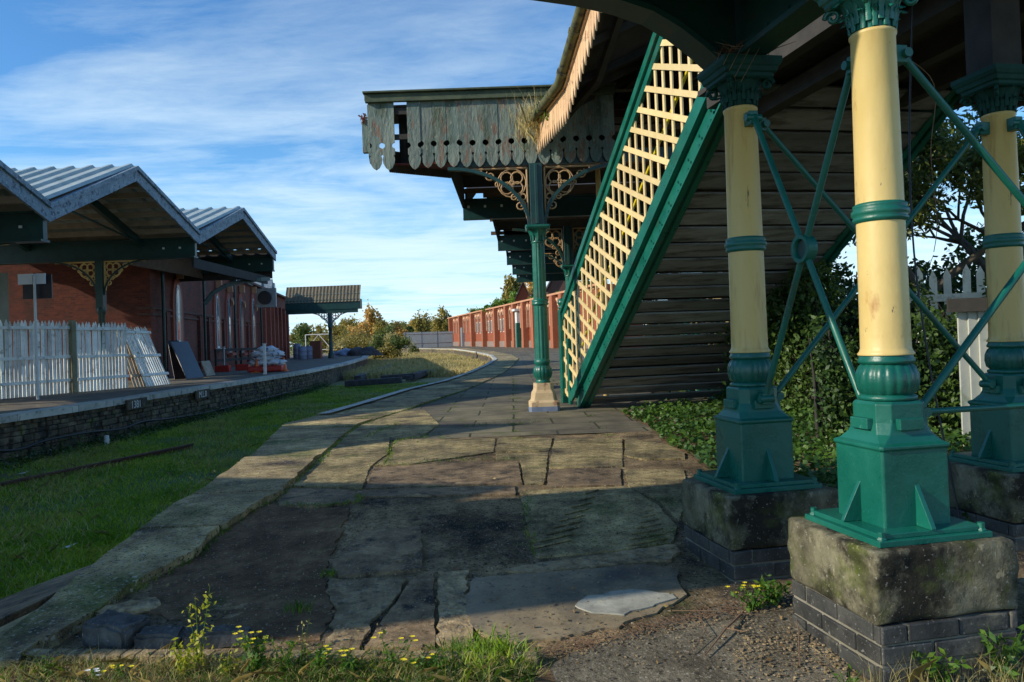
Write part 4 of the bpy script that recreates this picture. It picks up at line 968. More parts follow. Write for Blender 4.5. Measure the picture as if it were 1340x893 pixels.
def arch_window(px, ytop, ybot, w_=.95, glass=GLASS, fr=WHITE):
    s, _ = wall_s(px); z1 = wall_s(px, ytop)[1]; z0 = wall_s(px, ybot)[1]
    mb = MB(); mb.prism(archpts(s, z0-.05, z1+.45, w_+.75, .10), -NRM*.1); sr = mb.build('arch_surround', BRTRIM, bd, local=False)
    mb = MB(); mb.prism(archpts(s, z0-.03, z1+.14, w_+.2, .115), -NRM*.02); rc = mb.build('reveal_shade', BLK, bd, local=False)  # flat black sheet standing in for the shade of a deep reveal
    so_ = s-w_*.18; wf_ = w_*.62
    mb = MB(); mb.prism(archpts(so_, z0-.02, z1+.02, wf_, .135), -NRM*.02); f = mb.build('window', fr, bd, local=False)
    for (q0, q1) in ((z0+.12, (z0+z1)/2-.06), ((z0+z1)/2+.06, z1-.2)):
        mb = MB(); mb.prism([WP(so_-wf_*.3, q0, .15), WP(so_+wf_*.3, q0, .15), WP(so_+wf_*.3, q1, .15), WP(so_, q1+.12, .15), WP(so_-wf_*.3, q1, .15)], -NRM*.01); g = mb.build('pane', glass, f)
        for q in g.data.vertices: q.co = q.co-W0
    mb = MB(); mb.bar(WP(s-w_/2-.15, z0-.08, .2), WP(s+w_/2+.15, z0-.08, .2), .26, .16); b_ = mb.build('sill', WHITE if fr is WHITE else BRTRIM, f)
    for q in b_.data.vertices: q.co = q.co-W0
    mb = MB(); mb.box(WP(s, z1+.62, .2), (.22, .3, .45), (D, NRM, up_)); mb.build('keystone', ORTRIM, bd, local=False)
arch_window(231, 377, 449); arch_window(283, 388, 456)
for px in (298, 314, 330): arch_window(px, 392, 462, .85, BLK if px == 314 else GLASS, WHITE if px == 330 else FASC)
for px in (341, 348, 353, 358, 363, 368, 372): 
    s, _ = wall_s(px); mb = MB(); mb.prism([WP(s, 0, 0), WP(s+.45, 0, 0), WP(s+.45, 4.4, 0), WP(s, 4.4, 0)], NRM*.35); mb.build('pilaster', BRTRIM, bd, local=False)
for px in (214, 258, 270, 290, 306, 322):
    s, _ = wall_s(px); mb = MB(); mb.prism([WP(s, 0, 0), WP(s+.4, 0, 0), WP(s+.4, 2.75, 0), WP(s, 2.75, 0)], NRM*.14); mb.build('pilaster', REDBR, bd, local=False)
for px in (300, 316, 332):
    s, _ = wall_s(px); mb = MB(); mb.bar(WP(s, 4.05, .2), WP(s+.25, 3.7, .2), .1, .28); mb.build('arch_capstone', ORTRIM, bd, local=False)
for px in (207, 262, 303, 338):
    s, _ = wall_s(px); mb = MB(); mb.tube([WP(s, 0, .22), WP(s, 5.2, .22)], .07, 8); mb.box(WP(s, 5.25, .22), (.3, .3, .3), (D, NRM, up_)); mb.build('downpipe', GREEN_D, bd, local=False)
# arm bracket under second gable
s_, _ = wall_s(352)
mb = MB()
A = Vector(PY(268, 398, 30.3)); pts = [PY(268, 398, 30.8), PY(278, 384, 31), PY(295, 374, 31.4), PY(315, 369, 32), PY(340, 366, 32.8), PY(352, 365, 33.4)]
for i in range(5): mb.bar(pts[i], pts[i+1], .12, .16)
mb.build('curved_bracket', GREEN_D, lc, local=False)
# infill of dark boards under gable 2
mb = MB(); mb.box((LX-.25, 30.1, 4.1), (.08, 7.9, .34)); mb.build('eaves_boards', DARKW, lc, local=False)
mb = MB(); mb.prism([(-13.9, 25.9, 4.3), (-13.9, 34.3, 4.3), (-13.9, 34.3, 5.2), (-13.9, 30.1, 6.5), (-13.9, 25.9, 4.9)], (.1, 0, 0)); mb.build('gable_infill', SOFFIT, lc, local=False)
mb = MB(); mb.prism([(-21, 34.35, 4.2), (-10.7, 34.35, 4.2), (-10.7, 34.35, 5.36), (-21, 34.35, 5.36)], (0, .05, 0)); mb.build('end_boards', DARKW, lc, local=False)
# round speaker
c = PY(349, 390, 33.5); t = thing('platform_speaker', 'round black dial on a pale square plate mounted on the far station wall', 'loudspeaker', c)
mb = MB(); mb.box((0, 0, 0), (.85, .12, .85)); mb.build('back_plate', METAL, t, bevel=.02)
mb = MB(); mb.loft([[(.3*math.cos(a)-.05, -.075-y_, .3*math.sin(a)) for a in np.linspace(0, 2*PI, 24, endpoint=False)] for y_ in (0, .08)]); mb.build('loudspeaker', BLK, t)
# far yard canopy
YC = 62.; fx = PY(432, 420, YC).x; x0c = PY(374, 400, YC).x; x1c = PY(472, 400, YC).x
yc_ = thing('yard_canopy', 'flat-looking ribbed canopy on one green column at the far platform end', 'canopy', (fx, YC, 0))
z1c = PY(425, 374, YC).z; z2c = PY(425, 396, YC).z; zg = PY(425, 404, YC).z
for (a_, b_) in ((z1c, (z1c+z2c)/2), ((z1c+z2c)/2-.0, z2c)):
    mb = MB(); n = 44; vs = []
    for k in range(n+1): vs.append((x0c+(x1c-x0c)*k/n, .03 if k % 2 else -.03))
    yy0 = YC+.42 if a_ == z1c else YC+.1
    mb.add([(x, yy0+.0+d_, a_) for x, d_ in vs]+[(x, yy0-.38+d_, b_) for x, d_ in vs], [(i, i+1, n+2+i, n+1+i) for i in range(n)]); mb.build('roof_sheet', ROOFU, yc_, local=False)
mb = MB(); mb.box(((x0c+x1c)/2, YC+.2, (z2c+zg)/2+.05), (x1c-x0c, .8, z2c-zg+.3)); mb.box(((x0c+x1c)/2-.1, YC, zg-.18), (x1c-x0c-.3, .3, .42)); mb.build('girder', GREEN_D, yc_, local=False)
mb = MB(); mb.lathe([(.25, 0), (.25, .4), (.16, .5), (.14, 2.4), (.22, 2.6), (.14, 2.7), (.14, zg-.1)], n=16); mb.build('shaft', GREEN_D, yc_)
for sd in (-1, 1): spandrel(fx, YC, zg-1.5, zg-.3, sd, 1.9, M('pink_fret', (.5, .34, .32), (.55, .38, .35), 3, bs=0), yc_, half=.14, k_=2)

# ------------------------------------------------------------------ picket fences and leaning panels (left)
def picket(name, p, q, h, label, cat='fence', grp=None, n=None, lean=None, mat=PICK, rails=(.18, .5, .9), sp=.115, post=None, pointed=True, rail_front=True):
    p = Vector(p); q = Vector(q); d = (q-p); L = d.length; d.normalize(); t = thing(name, label, cat, p, 0, grp)
    back = lean or Vector((0, 0, 0)); upv = (up_*h+back); nrm = d.cross(upv).normalized()
    if nrm.y > 0: nrm = -nrm
    mb = MB(); k = 0; x = .04
    while x < L:
        b_ = p+d*x; hh = 1+random.uniform(-.02, .015); tw = random.uniform(-.022, .022)
        tp = b_+upv*hh+d*tw; w_ = .041
        if pointed: mb.prism([b_-d*w_, b_+d*w_, tp+d*w_-upv*.05, tp, tp-d*w_-upv*.05], -nrm*.02)
        else: mb.prism([b_-d*w_, b_+d*w_, tp+d*w_, tp-d*w_], -nrm*.02)
        x += sp
    mb.build('pickets', mat, t, local=False)
    for r in rails:
        mb = MB(); a_ = p+upv*r+nrm*.03; mb.bar(a_, a_+d*L, .05, .085, upv); mb.build('rail', mat, t, local=False)
    if post is not None:
        for x in post:
            mb = MB(); b_ = p+d*x+nrm*.06; mb.box(b_+up_*(h*.5), (.15, .15, h*1.0), (d, nrm, up_)); mb.build('post', POSTW, t, local=False, bevel=.012)
    return t
FA = Vector((-17.5, 20.0, 0)); FBp = Vector(G(95, 514, 0)); FC = Vector(G(168, 507.5, 0))
FA = FBp+(FBp-FC).normalized()*5.2
picket('picket_fence', FA, FBp, 2.12, 'long white picket fence section left of the mossy post', grp='picket fence sections across the far platform', post=(5.2,))
picket('picket_fence', FBp+(FC-FBp).normalized()*.14, FC, 2.08, 'shorter white picket fence section right of the mossy post', grp='picket fence sections across the far platform')
a_ = Vector(G(176, 507, 0)); b_ = Vector(G(200, 505, 0))
picket('fence_panel', a_, b_, 1.95, 'grimy picket panel leaning just behind the whiter leaning one', 'fence panel', lean=Vector((-.75, .3, 0)), mat=PICKD, grp='picket panels leaning by the fence')
a_ = Vector(G(192, 506, 0)); b_ = Vector(G(225, 502.5, 0))
picket('fence_panel', a_, b_, 1.95, 'white picket panel leaning beside the dark boards', 'fence panel', lean=Vector((-.85, .15, 0)), grp='picket panels leaning by the fence')
def lean_board(A, B, h, lean, mat, label, name='leaning_board', grp='boards leaning on the station wall'):
    a_ = Vector(A); b_ = Vector(B); t = thing(name, label, 'board', a_, 0, grp); mb = MB(); u = up_*h+lean
    n_ = (b_-a_).cross(u).normalized(); mb.prism([a_, b_, b_+u, a_+u], n_*.04); bo = mb.build('board', mat, t, local=False, bevel=.008)
    mb = MB(); m0 = a_+u*.55; mb.bar(m0-n_*.01, m0+(b_-a_)-n_*.01, .02, .02); mb.build('batten', mat, t, local=False)
lean_board(G(228, 497, 0), G(243, 496, 0), 1.5, Vector((-.5, .6, 0)), BLK, 'narrow black board leaning behind the wider black board')
lean_board(G(244, 497, 0), G(266, 494.5, 0), 1.45, Vector((-.85, .6, 0)), BLK, 'wide black board with a middle batten leaning by the brick wall')
lean_board(G(270, 493, 0), G(281, 491.5, 0), .62, Vector((-.35, .3, 0)), PICKD, 'small brown plank leaning low beside the black boards')
# sign on post
Ys = 19.6; pz = PY(45, 365, Ys); t = thing('post_sign', 'pale blank twin sign panel on a white post before the picket fence', 'sign', (pz.x, Ys, 0))
mb = MB(); mb.tube([(0, 0, 0), (0, 0, pz.z+.12)], .032, 12); mb.build('post', WHITE, t)
for a_, b_ in ((22, 41), (46, 58)):
    xa, xb = PY(a_, 365, Ys).x-pz.x, PY(b_, 365, Ys).x-pz.x; mb = MB(); mb.box(((xa+xb)/2, .05, pz.z), (xb-xa, .03, .27)); mb.build('panel', SCRN, t)
mb = MB(); mb.box((-.0, .12, pz.z-.2), (.75, .03, .62)); mb.build('back_board', BLK, t)
mb = MB(); mb.lathe([(.2, 0), (.2, 4.0)], n=4, smooth=False); p_ = PY(4, 400, 26.3); o_ = mb.build('square_post', M('pale_green_paint', (.2, .25, .22), (.26, .3, .27), 3), None)
o_.location = (p_.x, 26.3, 0); tag(o_, 'pale green square post at the left edge behind the picket fence', 'post')

# ------------------------------------------------------------------ clutter on the far platform
def gp(px, py): return Vector(G(px, py, 0))
c = gp(350, 487); t = thing('sack_pile', 'heap of white wrapped sacks on a red pallet near the platform edge', 'sacks', c, .1)
mb = MB(); mb.box((0, 0, .16), (1.5, 1.2, .25)); mb.build('pallet', REDP, t, bevel=.05)
for k, (x, z, w_) in enumerate(((-.3, .42, .55), (.3, .42, .55), (0, .62, .62), (-.22, .82, .5), (.28, .8, .5), (.02, 1.0, .5))):
    bm = bmesh.new(); bmesh.ops.create_icosphere(bm, subdivisions=3, radius=1)
    for v in bm.verts: v.co = Vector((v.co.x*w_*(1+.12*math.sin(9*v.co.z+k)), v.co.y*.5, v.co.z*.17+.03*math.sin(7*v.co.x+k)))+Vector((x, 0, z))
    for f in bm.faces: f.smooth = True
    me = bpy.data.meshes.new('sack'); bm.to_mesh(me); bm.free(); me.materials.append(SHEET); o = bpy.data.objects.new('sack', me); COL.objects.link(o); o.parent = t
def cone(px, py, label):
    t = thing('traffic_cone', label, 'cone', gp(px, py), 0, 'traffic cones beside the sacks')
    mb = MB(); mb.lathe([(.14, .03), (.03, .62), (.02, .63)], n=18); mb.build('cone_body', ORP, t); mb = MB(); mb.box((0, 0, .02), (.36, .36, .04)); mb.build('base', ORP, t)
cone(336, 488, 'orange traffic cone left of the cream post'); cone(372, 486, 'orange traffic cone right of the sacks')
def wpost(px, py, h, label, mat=WHITE, x=None):
    mb = MB(); mb.box((0, 0, h/2), (.11, .11, h)); mb.box((0, 0, h+.01), (.14, .14, .03)); o = mb.build('marker_post', mat, bevel=.01); o.location = gp(px, py); tag(o, label, 'post', 'posts by the sacks')
wpost(347, 490, 1.25, 'cream square post standing in front of the sack pile'); wpost(293, 486, 1.2, 'thin grey post of the rail near the arched window', METAL)
a_ = gp(283, 487); b_ = gp(345, 481); t = thing('timber_barrier', 'dark timber rail barrier in front of the arched windows', 'barrier', a_)
for z in (1.05, .55): mb = MB(); mb.bar(a_+up_*z, b_+up_*z, .05, .13); mb.build('rail', DARKW, t, local=False)
for f_ in (0, .5, 1): mb = MB(); q = a_.lerp(b_, f_); mb.box(q+up_*.55, (.09, .09, 1.1)); mb.build('post', DARKW, t, local=False)
for k, (px, py, mt_, lb) in enumerate(((292, 487, REDP, 'red crate by the foot of the timber barrier'), (318, 485, REDP, 'red crate between the barrier and the sack pile'))):
    t = thing('plastic_crate', lb, 'crate', gp(px, py), .1, 'red crates on the far platform'); mb = MB()
    for sx in (-1, 1): mb.box((sx*.3, 0, .16), (.03, .4, .3)); mb.box((0, sx*.2, .16), (.57, .03, .3))
    mb.build('side_panel', mt_, t); mb = MB(); mb.box((0, 0, .03), (.6, .4, .03)); mb.build('base', mt_, t)
for k, (px, py, lb) in enumerate(((389, 469.5, 'taller grey-blue barrel behind the pair'), (396, 470.5, 'front grey-blue barrel, shorter and set before the others'), (404, 469.8, 'grey-blue barrel touching the brown cabinet'))):
    t = thing('barrel', lb, 'barrel', gp(px, py), 0, 'grey-blue barrels far along the platform'); h = 1.25 if k == 0 else 1.0
    mb = MB(); mb.lathe([(.30, 0), (.33, .05), (.33, h*.3), (.35, h*.33), (.33, h*.36), (.33, h*.66), (.35, h*.69), (.33, h*.72), (.32, h), (.28, h)], n=20); mb.build('body', BARR, t)
    mb = MB(); mb.lathe([(.3, h), (.3, h+.04), (.05, h+.05)], n=20); mb.build('lid', BARR, t)
c = gp(414, 469.3); t = thing('brown_cabinet', 'upright red-brown cabinet right of the grey barrels', 'cabinet', c)
mb = MB(); mb.box((0, 0, .7), (.9, .6, 1.4)); mb.build('body', BRN, t, bevel=.02); mb = MB(); mb.box((0, -.31, .7), (.8, .03, 1.25)); mb.box((.3, -.34, .7), (.04, .03, .2)); mb.build('door', BRN, t)
mb = MB(); mb.box((0, 0, 1.43), (1.0, .7, .06)); mb.build('top', BRN, t)
for k, (px, lb) in enumerate(((375, 'white pallet-like gate section left of the barrels'), (408, 'white slatted panel squeezed behind the cabinet'))):
    a_ = gp(px-5, 468.5); b_ = gp(px+4, 468.5); picket('slatted_panel', a_, b_, 1.15, lb, 'panel', 'white slatted panels by the barrels', mat=WHITE, sp=.3, pointed=False)
def bench(px, py, lb):
    t = thing('picnic_table', lb, 'table', gp(px, py), .3, 'picnic tables far along the platform')
    mb = MB(); mb.box((0, 0, .72), (1.6, .7, .05)); mb.build('tabletop', DARKW, t)
    for sy in (-1, 1): mb = MB(); mb.box((0, sy*.7, .45), (1.6, .25, .05)); mb.build('seat', DARKW, t)
    for sx in (-1, 1):
        for sy in (-1, 1): mb = MB(); mb.bar((sx*.6, sy*.65, 0), (sx*.6, sy*.2, .72), .08, .08); mb.build('leg', DARKW, t)
bench(424, 466.5, 'dark picnic table left of the far canopy column'); bench(440, 465.8, 'dark picnic table right of the far canopy column')
def heap(name, c, sx, sy, sz, mat, label, cat, seed, grp=None):
    from mathutils import noise as mn
    bm = bmesh.new(); bmesh.ops.create_icosphere(bm, subdivisions=4, radius=1)
    for v in bm.verts:
        k = 1+.45*mn.noise(v.co*1.6+Vector((seed, 0, 0)))+.2*mn.noise(v.co*5+Vector((seed, 3, 0))); v.co = Vector((v.co.x*sx*k, v.co.y*sy*k, max(-.02, v.co.z*sz*k)))
    for f in bm.faces: f.smooth = True
    me = bpy.data.meshes.new(name); bm.to_mesh(me); bm.free(); me.materials.append(mat); o = bpy.data.objects.new(name, me); COL.objects.link(o); o.location = c; return tag(o, label, cat, grp)
heap('tarpaulin_heap', gp(455, 466), 1.7, 1.2, .55, BARR, 'pale grey crumpled tarpaulin near the far platform edge', 'tarpaulin', 1, 'covered heaps at the far platform edge')
heap('tarpaulin_heap', gp(474, 465.5), 1.6, 1.2, .75, SLEEP, 'darker covered heap at the bend of the far platform', 'heap', 5, 'covered heaps at the far platform edge')
# metal gate frame behind
ga = PY(400, 445, 80); gb = PY(434, 445, 80); t = thing('tubular_gate', 'white tubular gate beyond the far canopy', 'gate', (ga.x, 80, 0))
mb = MB(); zt = PY(415, 438, 80).z
for z in (zt, .6): mb.tube([(ga.x, 80, z), (gb.x, 80, z)], .05, 6)
for f_ in (0, 1): x = ga.x+(gb.x-ga.x)*f_; mb.tube([(x, 80, 0), (x, 80, zt)], .05, 6)
mb.build('frame', WHITE, t, local=False); mb = MB(); mb.tube([(ga.x, 80, .6), ((ga.x+gb.x)/2, 80, zt), (gb.x, 80, .6)], .04, 6); mb.build('brace', WHITE, t, local=False)
# cable along retaining wall, marker, painted numbers, rail, sleepers
def lw(px, py):   # point on retaining wall face
    d = ray(px, py); X = -9.5; t = X/d[0]; return Vector((le(d[1]*t)+.13, d[1]*t, EZ+d[2]*t))
cable('wall_cable', [lw(x, y) for x, y in ((0, 590), (30, 588), (62, 576), (110, 566), (150, 562), (180, 552), (215, 548), (262, 540), (300, 530), (340, 520), (380, 510))], .025, CABLE, 'black cable sagging along the rubble retaining wall', 'cable', 'cables on the retaining wall')
cable('wall_cable', [lw(x, y) for x, y in ((0, 596), (14, 606), (30, 608), (60, 600), (66, 588))], .022, CABLE, 'short looping lower cable at the left edge of the retaining wall', 'cable', 'cables on the retaining wall')
p_ = Vector(G(140, 584, -.95)); mb = MB(); mb.lathe([(.05, 0), (.05, .22), (.04, .24)], n=14); mb.lathe([(.058, .12), (.058, .15)], n=14); o_ = mb.build('white_marker', WHITE); o_.location = p_; tag(o_, 'small white plastic stub in the grass below the wall', 'marker')
def paint_text(body, px, py, size, par):
    cu = bpy.data.curves.new('painted_lettering', 'FONT'); cu.body = body; cu.size = size; cu.extrude = .002; o = bpy.data.objects.new('painted_lettering', cu); COL.objects.link(o)
    dg = bpy.context.evaluated_depsgraph_get(); me = bpy.data.meshes.new_from_object(o.evaluated_get(dg)); bpy.data.objects.remove(o); o = bpy.data.objects.new('painted_lettering', me); COL.objects.link(o)
    me.materials.clear(); me.materials.append(WHITE); P = lw(px, py); o.location = P+Vector((-.02, 0, 0)); o.rotation_euler = (PI/2, 0, PI/2)
    return o
ps = thing('painted_number_block', 'block on the retaining wall painted with faint white figures', 'painted block', lw(167, 532))
for k, (bd_, px, py) in enumerate((('1381', 165, 535), ('M.L.0', 252, 521))):
    if k == 1: ps = thing('painted_letter_block', 'block farther along the wall painted with faint white letters', 'painted block', lw(254, 519))
    P = lw(px, py); mb = MB(); mb.box(P+Vector((-.03, .3, .09)), (.06, 1.0, .26)); mb.build('block', MASON, ps, local=False, bevel=.015)
    o = paint_text(bd_, px, py, .26, None); o.location = P+Vector((.004, -.05, 0)); o.parent = ps; o.location = o.location-ps.location
a_, b_ = Vector(G(-40, 645, -.9)), Vector(G(252, 584, -.9)); mb = MB()
d = (b_-a_); mid = a_
mb.bar(a_+up_*.04, b_+up_*.04, .065, .035); mb.bar(a_-up_*.01, b_-up_*.01, .02, .1); mb.bar(a_-up_*.06, b_-up_*.06, .13, .02)
tag(mb.build('old_rail', RUST, bevel=.006), 'single rusty rail lying half sunk in the green grass', 'rail', 'disused rails')
for (p, q, lb) in (((470, 497), (500, 484), 'rusty rail stub rising from the sleeper pile'), ((508, 492), (528, 480), 'curving rusty rail end beyond the sleeper pile')):
    A, B = Vector(G(*p, -.8)), Vector(G(*q, -.75)); mb = MB(); mb.bar(A, B, .08, .05); mb.bar(A-up_*.06, B-up_*.06, .03, .1); mb.bar(A-up_*.12, B-up_*.12, .15, .03); tag(mb.build('old_rail', RUST), lb, 'rail', 'disused rails')
sl = [((452, 507), (526, 503), .35, 'long grey sleeper lying at the near side of the pile'), ((468, 499), (500, 488), .3, 'sleeper slanting away at the left of the pile'), ((500, 499), (545, 497), .3, 'second sleeper lying flat along the pile'),
      ((535, 499), (560, 491), .35, 'sleeper slanting at the right of the pile'), ((545, 495), (577, 490), .4, 'dark thick sleeper end nearest the coping'), ((490, 493), (512, 483), .3, 'short sleeper at the back of the pile')]
for (p, q, h, lb) in sl:
    A, B = Vector(G(*p, -.9)), Vector(G(*q, -.85)); mb = MB(); mb.bar(A+up_*.16, B+up_*.2, .36, .28); tag(mb.build('railway_sleeper', SLEEP, bevel=.03), lb, 'sleeper', 'old timber sleepers on the track bed')

# ------------------------------------------------------------------ far right: brick arcade building, palisade, houses
A0, B0 = Vector((-11.5, 142, 0)), Vector((7.5, 60, 0)); DD = (B0-A0).normalized(); NN = Vector((-DD.y, DD.x, 0)); NN = NN if NN.x < 0 else -NN
ab = thing('arcaded_brick_building', 'sunlit orange-red brick wall with pilasters and arched panels along the platform', 'building', A0)
def BP(s, z, o=0): p = A0+DD*s+NN*o; p.z = z; return p
LT = (B0-A0).length
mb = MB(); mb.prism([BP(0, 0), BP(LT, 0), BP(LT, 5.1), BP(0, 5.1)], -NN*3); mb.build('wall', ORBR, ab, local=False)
def bs(px):
    d = ray(px, 430); t = (A0.x*DD.y-A0.y*DD.x)/(d[0]*DD.y-d[1]*DD.x); return (Vector((d[0]*t, d[1]*t, 0))-A0).dot(DD)
mb = MB(); mb.prism([BP(0, .0, .02), BP(LT, 0, .02), BP(LT, .75, .02), BP(0, .75, .02)], NN*.08); mb.build('plinth', M('grey_plinth', (.22, .16, .13), (.3, .22, .18), 2), ab, local=False)
ORPIL = brick_mat('lit_pilaster_brick', (.46, .145, .06), (.38, .11, .045), (.36, .18, .10), dirt=(.22, .09, .05), dth=.6)  # brighter than the wall brick, painting in the missing shadow contrast
for px in (592, 605, 621, 636, 652, 667, 677, 690, 703, 716, 729, 741, 752):
    s = bs(px); mb = MB(); mb.prism([BP(s, 0, 0), BP(s+.9, 0, 0), BP(s+.9, 5.0, 0), BP(s, 5.0, 0)], NN*.7); mb.build('pilaster', ORPIL, ab, local=False)
ARCHB = M('lit_arch_brick', (.72, .48, .32), (.6, .34, .2), 3, rough=.85, bs=.3, isl=.2)  # pale arches carry painted light against the darker wall
pxs = [596, 600.5, 609, 613.5, 618, 625, 629, 633, 640, 644, 648, 656, 660, 664, 671, 681, 685.5, 694, 698.5, 707, 711.5, 720, 724.5, 733, 737, 745]
for px in pxs:
    s = bs(px); w_ = .62 if px < 680 else .5
    mb = MB(); n = 10; o_ = [BP(s+w_*math.cos(u), 4.0+.75*math.sin(u), .02) for u in np.linspace(0, PI, n)]+[BP(s-w_, 3.9, .02), BP(s-w_+.18, 3.9, .02)]
    o_ += [BP(s-(w_-.2)*math.cos(u), 4.0+.55*math.sin(u), .02) for u in np.linspace(0, PI, n)]+[BP(s+w_-.18, 3.9, .02)]
    for i in range(n-1):
        u0, u1 = i*PI/(n-1), (i+1)*PI/(n-1); mb.prism([BP(s+w_*math.cos(u0), 4.05+.75*math.sin(u0), 0), BP(s+w_*math.cos(u1), 4.05+.75*math.sin(u1), 0), BP(s+(w_-.2)*math.cos(u1), 4.05+.5*math.sin(u1), 0), BP(s+(w_-.2)*math.cos(u0), 4.05+.5*math.sin(u0), 0)], NN*.3)
    mb.prism([BP(s-w_-.02, 2.2, 0), BP(s-w_+.16, 2.2, 0), BP(s-w_+.16, 4.05, 0), BP(s-w_-.02, 4.05, 0)], NN*.28)
    mb.build('arch', ARCHB, ab, local=False)
    if 622 < px < 668 or px in (681, 733):
        mb = MB(); mb.prism([BP(s-.28, 1.9, .03), BP(s+.3, 1.9, .03), BP(s+.3, 3.6, .03), BP(s-.28, 3.6, .03)], NN*.06); wf = mb.build('window', WHITE, ab, local=False)
        mb = MB(); mb.prism([BP(s-.2, 2.0, .05), BP(s+.22, 2.0, .05), BP(s+.22, 3.5, .05), BP(s-.2, 3.5, .05)], NN*.05); g = mb.build('pane', GLASS, wf)
        for q in g.data.vertices: q.co = q.co-A0
mb = MB(); mb.bar(BP(0, 5.15, .2), BP(LT, 5.15, .2), .6, .18)
for k in range(int(LT/1.1)): mb.box(BP(k*1.1+.4, 4.95, .1), (.3, .3, .25), (DD, NN, up_))
mb.build('cornice', ORTRIM, ab, local=False)
for px, wd_, hh_, mt_ in ((607, 1.6, 3.1, METAL), (681, .9, 4.2, WHITE), (682, .6, 2.8, GREEN)):
    s = bs(px); mb = MB(); mb.prism([BP(s-wd_/2, 0, .0), BP(s+wd_/2, 0, .0), BP(s+wd_/2, hh_, .0), BP(s-wd_/2, hh_, .0)], NN*(.6 if mt_ is GREEN else .5)); d_ = mb.build('door', mt_, ab, local=False)
s = bs(681); mb = MB(); mb.box(BP(s, 4.3, .4), (1.5, .8, .25), (DD, NN, up_)); mb.build('door_hood', WHITE, ab, local=False)
# palisade fence at far end
pf = thing('palisade_fence', 'grey steel palisade fence closing the far end of the platform', 'fence', PY(560, 456, 118))
pa, pb = PY(529, 440, 122), PY(592, 440, 130); mb = MB(); n = 60; zt = PY(560, 434, 124).z
for k in range(n+1):
    q = pa.lerp(pb, k/n); mb.prism([(q.x-.07, q.y, 0), (q.x+.07, q.y, 0), (q.x+.07, q.y, zt-.15), (q.x, q.y, zt), (q.x-.07, q.y, zt-.15)], (0, .04, 0))
mb.build('pales', METAL, pf, local=False)
for z in (.7, 2.2): mb = MB(); mb.bar((pa.x, pa.y-.05, z), (pb.x, pb.y-.05, z), .06, .1); mb.build('rail', METAL, pf, local=False)
for f_ in (0, .33, .66, 1): q = pa.lerp(pb, f_); mb = MB(); mb.box((q.x, q.y+.1, zt/2), (.15, .12, zt)); mb.build('post', METAL, pf, local=False)
# houses behind the arcade
def house(pxl, pxr, yap, yev, Y, label, mat=ORBR, chim=False):
    a = PY(pxl, yev, Y); b = PY(pxr, yev, Y); ap = PY((pxl+pxr)/2, yap, Y); t = thing('brick_house', label, 'house', (ap.x, Y, 0), 0, 'gabled houses behind the arcaded wall')
    mb = MB(); mb.prism([(a.x, Y, 0), (b.x, Y, 0), (b.x, Y, b.z), (ap.x, Y, ap.z), (a.x, Y, a.z)], (0, 8, 0)); mb.build('wall', mat, t, local=False)
    for e in (a, b): 
        mb = MB(); dx = (e.x-ap.x)*.12; mb.prism([(ap.x, Y-.4, ap.z+.15), (e.x+dx, Y-.4, e.z-.1), (e.x+dx, Y+8.3, e.z-.1), (ap.x, Y+8.3, ap.z+.15)], (0, 0, .2)); mb.build('roof', SLEEP, t, local=False)
    if chim: mb = MB(); mb.box((ap.x+1.5, Y+3, ap.z+.5), (1, 1, 3)); mb.build('chimney', mat, t, local=False)
house(675, 694, 371, 392, 92, 'gabled brick house left of the canopy column behind the wall')
house(692, 713, 374, 396, 88, 'gabled brick house mostly hidden behind the canopy column')
house(716, 745, 352, 380, 84, 'taller dark brick house between canopy column and stair newel', BRDARK)

# ------------------------------------------------------------------ vegetation
def crown_pts(c, rad, n, clumps, rg=rng, hollow=.35):
    cs = rg.normal(size=(clumps, 3)); cs /= np.linalg.norm(cs, axis=1)[:, None]; cs *= rg.uniform(hollow, 1, (clumps, 1)); cs *= np.array(rad); cs += np.array(c)
    w_ = rg.uniform(.12, .30, clumps); idx = rg.integers(0, clumps, n)
    return cs[idx]+rg.normal(size=(n, 3))*(w_[idx][:, None]*np.array(rad)*.8), cs
def tree(name, label, cat, base, h, rad, mat, n=3500, leaf=.18, clumps=26, grp=None, trunk=.12, zc=.62, bark=BARK, upr=False):
    base = Vector(base); t = thing(name, label, cat, base, 0, grp); P, cs = crown_pts((0, 0, h*zc), rad, n, clumps)
    P = P[P[:, 2] > .05]
    np_mesh('crown', leafquads(P, leaf), 4, mat, t)
    mb = MB(); mb.tube([(0, 0, -.3), (.02*h*random.uniform(-1, 1), 0, h*.4), (0, .02*h, h*.8)], [trunk, trunk*.7, trunk*.2], 8)
    for k in range(min(14, clumps)):
        c = Vector(cs[k]); z0 = random.uniform(.2, .6)*h; mb.tube([(0, 0, z0), (c.x*.5, c.y*.5, z0+(c.z-z0)*.6), tuple(c)], [trunk*.4, trunk*.2, trunk*.06], 5)
    mb.build('trunk', bark, t)
    return t
BT = 'autumn trees beyond the far platforms'
def btree(px, ytop, wpx, Y, mat, label, leaf=None, n=5200, zc=.52, base=-1, name='tree', cat='tree', clumps=30):
    q = PY(px, ytop, Y); h = (q.z-base)*1.0; w_ = wpx*Y/1000/2
    return tree(name, label, cat, (q.x, Y, base), h, (w_*.85, w_*.7, h*.36), mat, n, leaf or h*.028, clumps, BT, h*.022, zc)
btree(398, 418, 34, 120, TREEG, 'dark green tree just right of the station building end')
btree(417, 424, 26, 105, TREEO, 'low olive tree behind the white tubular gate')
btree(452, 408, 34, 150, TREEO, 'golden-olive tree right of the far canopy roof')
btree(466, 420, 30, 140, TREEY, 'small orange tree at the foot of the tall golden one')
btree(487, 394, 26, 170, TREEY, 'tall pale orange tree, highest on the skyline', n=2400)
btree(506, 424, 34, 150, TREEG, 'grey-green tree between the tall orange tree and palisade')
